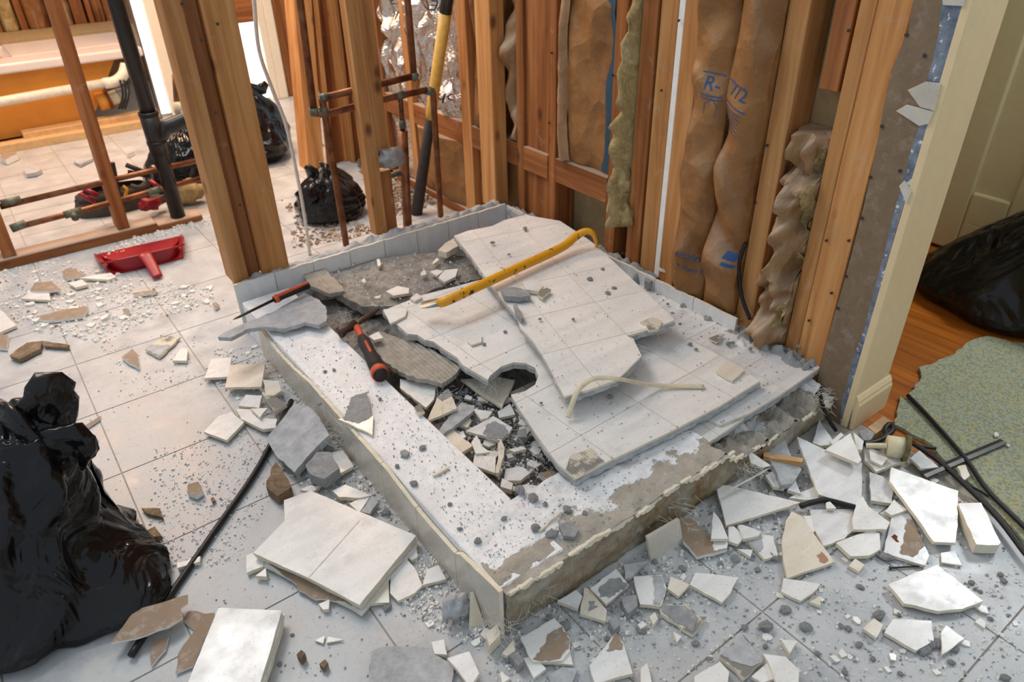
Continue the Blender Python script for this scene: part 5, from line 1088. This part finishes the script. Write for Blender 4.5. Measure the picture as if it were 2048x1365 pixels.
# corner fragments
wad(None, P(912, 1222, z=.02)+Vector((0, 0, .012)), .026, 'cement', 4.4, 'mortar_clump', (1.1, .9, .9)); tag(bpy.data.objects['mortar_clump'], 'dark fuzzy mortar clump outside the front curb corner', 'mortar chunk')
a, c = P(938, 1262, z=0), P(962, 1250, z=0); MB().prism([a, c, P(940, 1185, z=.055)], (.006, -.002, 0), 0, 1).build('tile_shard', ['glaze', 'tile_body'], None, 'tall thin shard leaning on the facing at the front curb corner', 'tile shard')
# tile stacks: three fused sheets each
def stack(label, zone, top, z, n, th, gl):
    pp = zz(zone, top); cen = [sum(q[k] for q in pp)/len(pp) for k in (0, 1)]; p0 = P(cen[0], cen[1], z=z); root = empty('tile_stack', (p0.x, p0.y, .003), label, 'tile stack')
    tops = [P(a, c, z=z) for a, c in pp]; cc = sum(tops, Vector())/len(tops)
    for k in range(n):
        rr = random.Random(k+4); off = Vector((rr.uniform(-.007, .007), rr.uniform(-.008, .004), 0)) if k else Vector()
        MB().prism(rough([p+off-Vector((0, 0, k*th)) for p in tops], .002 if k else .0006, .02, k), (0, 0, -th+.0022), 0, 1).build('tile_sheet' if k else 'top_tile', ['glaze', 'tile_body'], root)
    if gl:
        a, c = [P(q[0], q[1], z=z+.0004) for q in zz(zone, gl)]; d = (c-a).normalized(); s = Vector((-d.y, d.x, 0))*.001
        MB().prism([a-s, c-s, c+s, a+s], (0, 0, -.002), 0, 0).build('grout_line', 'grout', root)
    return root
r1 = stack('stack of fused square tiles with torn paper underneath, before the left curb', 'A', [(655, 545), (855, 340), (850, 210), (1020, 150), (1690, 435), (1330, 875), (1000, 700)], .034, 4, .0075, [(1330, 340), (1010, 700)])
b = MB().prism(rough([P(a, c, z=.012) for a, c in zz('A', [(740, 600), (900, 720), (940, 780), (1050, 840), (1200, 850), (1310, 880), (1320, 850), (800, 600)])], .003, .012, 3), (0, 0, -.004), 0, 1); b.build('torn_paper', ['drywall_paper', 'gypsum'], r1)
stack('bright stack of tiles at the bottom edge reflecting the assumed ceiling light', 'A', [(435, 893), (835, 910), (780, 1110), (690, 1400), (230, 1400), (340, 1120)], .042, 5, .0078, None)

# ================================================================== SMALL PIECES
RG = random.Random(21)
def chip_mesh(nm, mats, seed, flat=.4, kind='chip'):
    rr = random.Random(seed); n = rr.randint(4, 6) if kind == 'chip' else 9; b = MB()
    if kind == 'chip':
        pts = [Vector((math.cos(2*math.pi*i/n+rr.uniform(-.35, .35))*rr.uniform(.7, 1.1), math.sin(2*math.pi*i/n+rr.uniform(-.3, .3))*rr.uniform(.5, 1.0), flat)) for i in range(n)]
        b.prism(pts, (0, 0, -flat), 0, 1)
    else:
        for t in range(5):
            rr_ = math.sin(math.pi*(t+.35)/4.7)
            for i in range(n):
                a = 2*math.pi*i/n; k = rr.uniform(.75, 1.15); b.v.append(Vector((math.cos(a)*rr_*k, math.sin(a)*rr_*k*.8, (1-math.cos(math.pi*t/4))*.5*1.1*rr.uniform(.9, 1.1))))
        for t in range(4):
            for i in range(n): b.f.append([t*n+i, t*n+(i+1) % n, (t+1)*n+(i+1) % n, (t+1)*n+i]); b.m.append(0)
        b.f.append(list(range(n-1, -1, -1))); b.m.append(0); b.f.append([4*n+i for i in range(n)]); b.m.append(0)
    me = b.mesh(nm, Vector((0, 0, 0)))
    for m_ in mats: me.materials.append(M[m_])
    return me
CH = [chip_mesh('tile_chip', ['glaze', 'tile_body'], s, .45) for s in range(8)]
PB = [chip_mesh('mortar_pebble', ['gravel_dark'], s, 1, 'peb') for s in range(8)]
TC = [chip_mesh('plaster_crumb', ['gypsum', 'gypsum'], s+30, .6) for s in range(6)]
BC = [chip_mesh('plaster_crumb', ['drywall_paper', 'gypsum'], s+60, .5) for s in range(4)]
def put(meshes, name, p, size, label, cat, group):
    o = bpy.data.objects.new(name, RG.choice(meshes)); COL.objects.link(o); o.location = (p.x, p.y, p.z-size*.04); o.rotation_euler = (RG.uniform(-.12, .12), RG.uniform(-.12, .12), RG.uniform(0, 6.28)); o.scale = (size, size, size*RG.uniform(.6, 1.0))
    SMALL.append((o, cat, group)); return tag(o, label, cat, group)
SMALL = []
# pebbles seen singly on the lower floor
for a, c, s in [(1545, 1118, .016), (1515, 1142, .010), (1570, 1222, .016), (1532, 1258, .018), (1610, 1258, .018), (1488, 1258, .010), (1757, 1233, .016), (1696, 1260, .010), (1681, 1255, .008), (1720, 1176, .010), (1770, 1118, .020), (1858, 1292, .016), (1848, 1304, .018),
              (1870, 1290, .016), (1902, 1328, .009), (1908, 1302, .012), (1797, 1232, .007), (2000, 1152, .009), (2007, 1165, .010), (1942, 1168, .009), (1960, 1185, .007), (1950, 1180, .006), (1718, 1292, .010), (1635, 1310, .008), (1530, 1295, .008), (1690, 1348, .009), (1745, 1320, .008),
              (1365, 1140, .012), (1470, 1120, .014), (1440, 1130, .010), (1130, 1255, .018), (1100, 1240, .012), (1280, 1262, .014), (1215, 1280, .009), (1015, 1322, .010), (985, 1300, .008), (775, 1218, .014), (720, 1085, .010), (690, 1060, .007), (772, 1030, .016), (560, 1330, .007), (585, 1272, .006),
              (1180, 1090, .012), (1230, 1150, .010), (1310, 1125, .010), (1390, 1290, .010), (1420, 1320, .008), (2010, 1360, .012), (1980, 1240, .007), (1800, 1350, .008)]:
    put(PB, 'mortar_pebble', P(a, c, z=0), s*.8, 'dark grey mortar pebble lying on the dusty white floor tiles', 'pebble', 'mortar pebbles on the floor')
for a, c, z, s in [(1180, 560, .206, .012), (1228, 578, .206, .009), (1215, 588, .206, .010), (1205, 540, .206, .008), (1050, 460, .206, .010), (985, 488, .206, .009), (1018, 510, .206, .006), (1010, 665, .152, .007), (1020, 605, .152, .010), (968, 690, .152, .007), (1158, 765, .17, .0), (1220, 796, .153, .008), (1082, 808, .153, .005), (1380, 690, .153, .007), (1392, 700, .153, .006),
                   (1360, 650, .153, .006), (1345, 628, .206, .006), (1146, 640, .206, .006), (1080, 640, .206, .006), (915, 568, .153, .010), (925, 580, .153, .008), (1600, 712, .131, .008), (1608, 722, .131, .007), (1590, 705, .131, .007), (1455, 690, .131, .010), (1465, 688, .131, .008), (1500, 700, .131, .007), (1390, 590, .131, .007), (1335, 610, .131, .006), (1570, 700, .131, .007)]:
    if s: put(PB, 'mortar_pebble', P(a, c, z=z), s, 'grey mortar pebble lying on the white tiled slabs', 'pebble', 'mortar pebbles on the slabs')
for a, c, s in [(650, 745, .007), (845, 898, .010), (828, 970, .010), (795, 935, .007), (1065, 1000, .014), (1008, 1040, .007), (1135, 1022, .012), (900, 1010, .006), (955, 1085, .010), (920, 1060, .006), (668, 742, .006), (760, 800, .006), (1090, 1010, .007), (1040, 985, .014), (1070, 1060, .012), (1105, 1070, .014), (1170, 1030, .008), (640, 810, .008)]:
    put(PB, 'mortar_pebble', P(a, c, z=ZC+.001), s, 'grey mortar pebble lying on the powdery curb top', 'pebble', 'mortar pebbles on the curb')
# inside-polygon sampler
def inside(x, y, pl):
    r = False; j = len(pl)-1
    for i in range(len(pl)):
        if (pl[i][1] > y) != (pl[j][1] > y) and x < (pl[j][0]-pl[i][0])*(y-pl[i][1])/(pl[j][1]-pl[i][1])+pl[i][0]: r = not r
        j = i
    return r
def sample(pl, n):
    xs = [a for a, c in pl]; ys = [c for a, c in pl]; out = []
    while len(out) < n:
        x, y = RG.uniform(min(xs), max(xs)), RG.uniform(min(ys), max(ys))
        if inside(x, y, pl): out.append((x, y))
    return out
F_RIGHT = [(1020, 1275), (1300, 1100), (1600, 880), (1700, 870), (1880, 930), (2000, 1080), (2048, 1150), (2048, 1365), (880, 1365)]
F_CURB = [(430, 700), (520, 690), (700, 900), (900, 1110), (1000, 1230), (960, 1300), (800, 1230), (840, 1060), (640, 1000), (560, 940), (520, 830), (420, 760)]
F_LEFT = [(0, 545), (120, 515), (210, 540), (300, 565), (420, 575), (440, 610), (300, 640), (200, 690), (0, 650)]
F_LEFT2 = [(200, 690), (420, 650), (420, 760), (240, 800)]
F_ROD = [(300, 900), (520, 860), (560, 960), (470, 1130), (300, 1150)]
F_BACK = [(560, 400), (650, 430), (760, 460), (700, 480), (580, 500), (590, 440)]
F_BACK2 = [(590, 280), (700, 300), (770, 440), (900, 400), (980, 380), (880, 300), (800, 330)]
F_PLATE = [(200, 505), (330, 450), (420, 430), (450, 445), (330, 475), (210, 520)]
PAN = [(830, 800), (930, 780), (1010, 790), (1110, 930), (1090, 970), (1040, 1000), (960, 930), (880, 840)]
BED = [(640, 530), (760, 520), (900, 490), (960, 560), (860, 600), (780, 620), (700, 600)]
WALLR = [(1210, 490), (1400, 570), (1560, 660), (1640, 720), (1610, 700), (1480, 640), (1330, 560)]
for pl, n, ms, nm, lo, hi, lab, grp in ((F_RIGHT, 60, CH, 'tile_chip', .006, .013, 'small white tile chip scattered over the lower right floor', 'tile chips on the lower right floor'),
        (F_CURB, 34, CH, 'tile_chip', .006, .014, 'small white tile chip in the rubble beside the left curb', 'tile chips beside the left curb'),
        (F_LEFT, 44, TC, 'plaster_crumb', .008, .020, 'whitish plaster crumb in the rubble line on the far left floor', 'plaster crumbs on the far left floor'),
        (F_BACK, 20, BC, 'plaster_crumb', .010, .022, 'tan plaster crumb on the floor around the small torn bag', 'plaster crumbs behind the shower'),
        (F_BACK2, 16, BC, 'plaster_crumb', .015, .035, 'tan plaster scrap on the floor behind the notched stud', 'plaster scraps behind the shower')):
    cat = 'tile chip' if ms is CH else 'plaster crumb'
    for x, y in sample(pl, n): put(ms, nm, P(x, y, z=0), RG.uniform(lo, hi), lab, cat, grp)
for x, y in sample(PAN, 40): put(CH, 'tile_chip', P(x, y, z=.062), RG.uniform(.008, .022), 'small white tile chip in the rubble inside the shower pan', 'tile chip', 'tile chips inside the pan')
for x, y in sample(WALLR, 22): put(PB, 'mortar_pebble', P(x, y, z=.15), RG.uniform(.007, .016), 'grey mortar pebble heaped along the foot of the right wall', 'pebble', 'mortar pebbles along the right wall')
# uncountable grit
def grit(name, label, mat, regs, cat='grit'):
    b = MB()
    for pl, n, z, lo, hi in regs:
        for x, y in sample(pl, n):
            p = P(x, y, z=z); s = lo+(hi-lo)*RG.random()**2.5; a = RG.uniform(0, 6.28); k = [RG.uniform(.5, 1.1) for _ in range(6)]
            v = [p+Vector((math.cos(a+i*2.1)*s*k[i], math.sin(a+i*2.1)*s*k[i], 0)) for i in range(3)]+[p+Vector((math.cos(a+.5+i*2.1)*s*.7*k[3+i], math.sin(a+.5+i*2.1)*s*.7*k[3+i], s*.8*k[i])) for i in range(3)]
            b.add(v, [(3, 4, 5), (0, 1, 4, 3), (1, 2, 5, 4), (2, 0, 3, 5)])
    b.build(name, mat, None, label, cat, kind='stuff')
CT = [(520, 670), (620, 655), (705, 700), (1030, 1005), (1100, 965), (1350, 960), (1010, 1190), (960, 1110), (700, 830)]
ALLF = [(0, 560), (440, 560), (520, 700), (1000, 1240), (1300, 1100), (1640, 870), (1880, 960), (2048, 1160), (2048, 1365), (340, 1365), (330, 1100), (0, 700)]
NEARC = [(1000, 1270), (1300, 1095), (1600, 880), (1720, 900), (1500, 1160), (1260, 1290), (1060, 1330)]
grit('grey_grit', 'fine grey mortar grit scattered over the white floor tiles', 'gravel_dark', [(ALLF, 900, .0, .0008, .004), (F_RIGHT, 1700, 0, .0008, .0052), (F_CURB, 1300, 0, .001, .006), (F_ROD, 700, 0, .0008, .004), (NEARC, 900, 0, .001, .007), (F_LEFT2, 90, 0, .001, .004)])
grit('white_grit', 'fine white tile and plaster grit scattered over the floor', 'gypsum', [(F_RIGHT, 1500, 0, .001, .006), (F_CURB, 1500, 0, .0015, .009), (F_LEFT, 1700, 0, .0015, .012), (F_ROD, 450, 0, .001, .007), (F_LEFT2, 160, 0, .001, .007), (NEARC, 900, 0, .001, .008), (F_PLATE, 520, .0, .002, .014)])
grit('tan_grit', 'tan plaster rubble covering the floor behind the shower', 'drywall_paper', [(F_BACK, 600, 0, .002, .014), (F_BACK2, 2600, 0, .003, .022), (F_LEFT, 110, 0, .002, .009)])
grit('curb_grit', 'dark specks of mortar over the powdery curb tops', 'gravel_dark', [(CT, 1500, ZC+.001, .0006, .0032)])
grit('pan_grit', 'mixed mortar and tile rubble filling the shower pan', 'mortar', [(PAN, 900, .060, .002, .012)]); grit('pan_chips', 'white rubble specks among the pan mortar', 'gypsum', [(PAN, 500, .064, .0015, .009), (BED, 450, .124, .001, .006)])
grit('slab_grit', 'fine dark grit sprinkled on the tiled slabs', 'gravel_dark', [([(x, y) for x, y in S2], 420, .151, .0006, .0032), ([(x, y) for x, y in S1], 380, .2065, .0006, .0032), ([(x, y) for x, y in S3], 420, .127, .0006, .004), (BED, 350, .124, .001, .006)])
grit('wall_rubble', 'grey mortar rubble along the foot of the right stud wall', 'mortar', [(WALLR, 420, .15, .002, .012)])

# each small piece named by the larger thing next to it
import re as _re
def short(t): return _re.split(r",| with | at | lying | in the | on the | on its | on top | beside | between | below | above | under | left of | right of | leaning | against | before | touching | catching | half | over | just | near | from | behind | along | alone | sticking | standing | covered | tucked | poking | pointing | cut by | resting| next | wedged| around| lying| stacked | shaped like | peppered| hooked | exposed| showing| partly| reflecting| jutting| tilted", t)[0].strip()
sn = {}
for k, (ax_, ay_, t, z_) in enumerate(ANC): sn.setdefault(short(t), []).append(k)
good = [(ANC[v[0]][0], ANC[v[0]][1], s, ANC[v[0]][3]) for s, v in sn.items() if len(v) == 1 and len(s.split()) >= 3]
slots = {}
for o, cat, grp in SMALL:
    x, y, d_ = proj(o.location)
    if not good: break
    a = min(good, key=lambda q: math.hypot(q[0]-x, q[1]-y)+900*abs(q[3]-o.location.z)); dx, dy = x-a[0], y-a[1]
    dr = ('right of' if dx > 0 else 'left of') if abs(dx) > abs(dy) else ('below' if dy > 0 else 'behind')
    slots.setdefault((cat, dr, a[2]), []).append((math.hypot(dx, dy), o))
ORD = ['closest', 'second closest', 'third closest', 'fourth closest', 'fifth closest', 'sixth closest', 'seventh closest', 'eighth closest', 'ninth closest', 'tenth closest', 'eleventh closest', 'twelfth closest']
CN = {'pebble': 'grey mortar pebble', 'tile chip': 'small white tile chip', 'plaster crumb': 'plaster crumb'}
for (cat, dr, s), lst in slots.items():
    lst.sort(key=lambda q: q[0])
    for k, (_, o) in enumerate(lst):
        pre = '' if len(lst) == 1 else ORD[min(k, len(ORD)-1)]+' '
        if k >= len(ORD): continue
        t = pre+CN[cat]+' '+dr+' the '+s
        if len(t.split()) <= 16: o['label'] = t

# frayed glass mesh: hair-thin fibres at the torn board edges
def fibers(b, p, n, L, sp_, dirv=(0, 0, .4)):
    for _ in range(n):
        a = p+Vector((RG.gauss(0, sp_), RG.gauss(0, sp_), RG.gauss(0, sp_*.3))); d = (Vector(dirv)+Vector((RG.gauss(0, .6), RG.gauss(0, .6), RG.gauss(0, .35)))).normalized(); l_ = L*RG.uniform(.4, 1.2); k = Vector((RG.gauss(0, .3), RG.gauss(0, .3), RG.gauss(0, .2)))
        b.tube([a+d*(l_*t)+k*(l_*t*t) for t in (0, .35, .7, 1)], [.00042, .0004, .00035, .0002], 3, cap=False)
b = MB()
for a, c, z, n, L, s, dv in ((1300, 655, .195, 50, .035, .02, (.3, -.6, -.1)), (1262, 700, .19, 30, .03, .012, (.3, -.4, 0)), (1630, 790, .11, 60, .035, .02, (.5, -.7, .1)), (1540, 640, .17, 40, .05, .02, (0, -.3, .6)), (655, 870, .05, 60, .05, .02, (.4, -.3, 0)), (1000, 1240, .05, 50, .035, .015, (-.2, -.6, 0)), (1060, 1190, .06, 50, .03, .02, (0, -.8, -.1)), (1330, 1010, .08, 60, .03, .03, (.1, -.8, 0)), (1500, 930, .06, 60, .05, .02, (0, -.8, -.1)),
                           (890, 800, .10, 50, .04, .02, (.2, -.4, 0)), (975, 765, .135, 50, .015, .02, (0, 0, -.9)), (690, 640, .12, 50, .03, .02, (0, -.3, .3)), (690, 850, .13, 40, .035, .015, (-.4, 0, .2)), (1020, 900, .10, 40, .03, .03, (-.4, -.2, 0))):
    fibers(b, P(a, c, z=z), n, L, s, dv)
b.build('mesh_fibers', 'cable_white', None, 'frayed pale glass-mesh fibres along the torn board edges', 'fibres', kind='stuff')
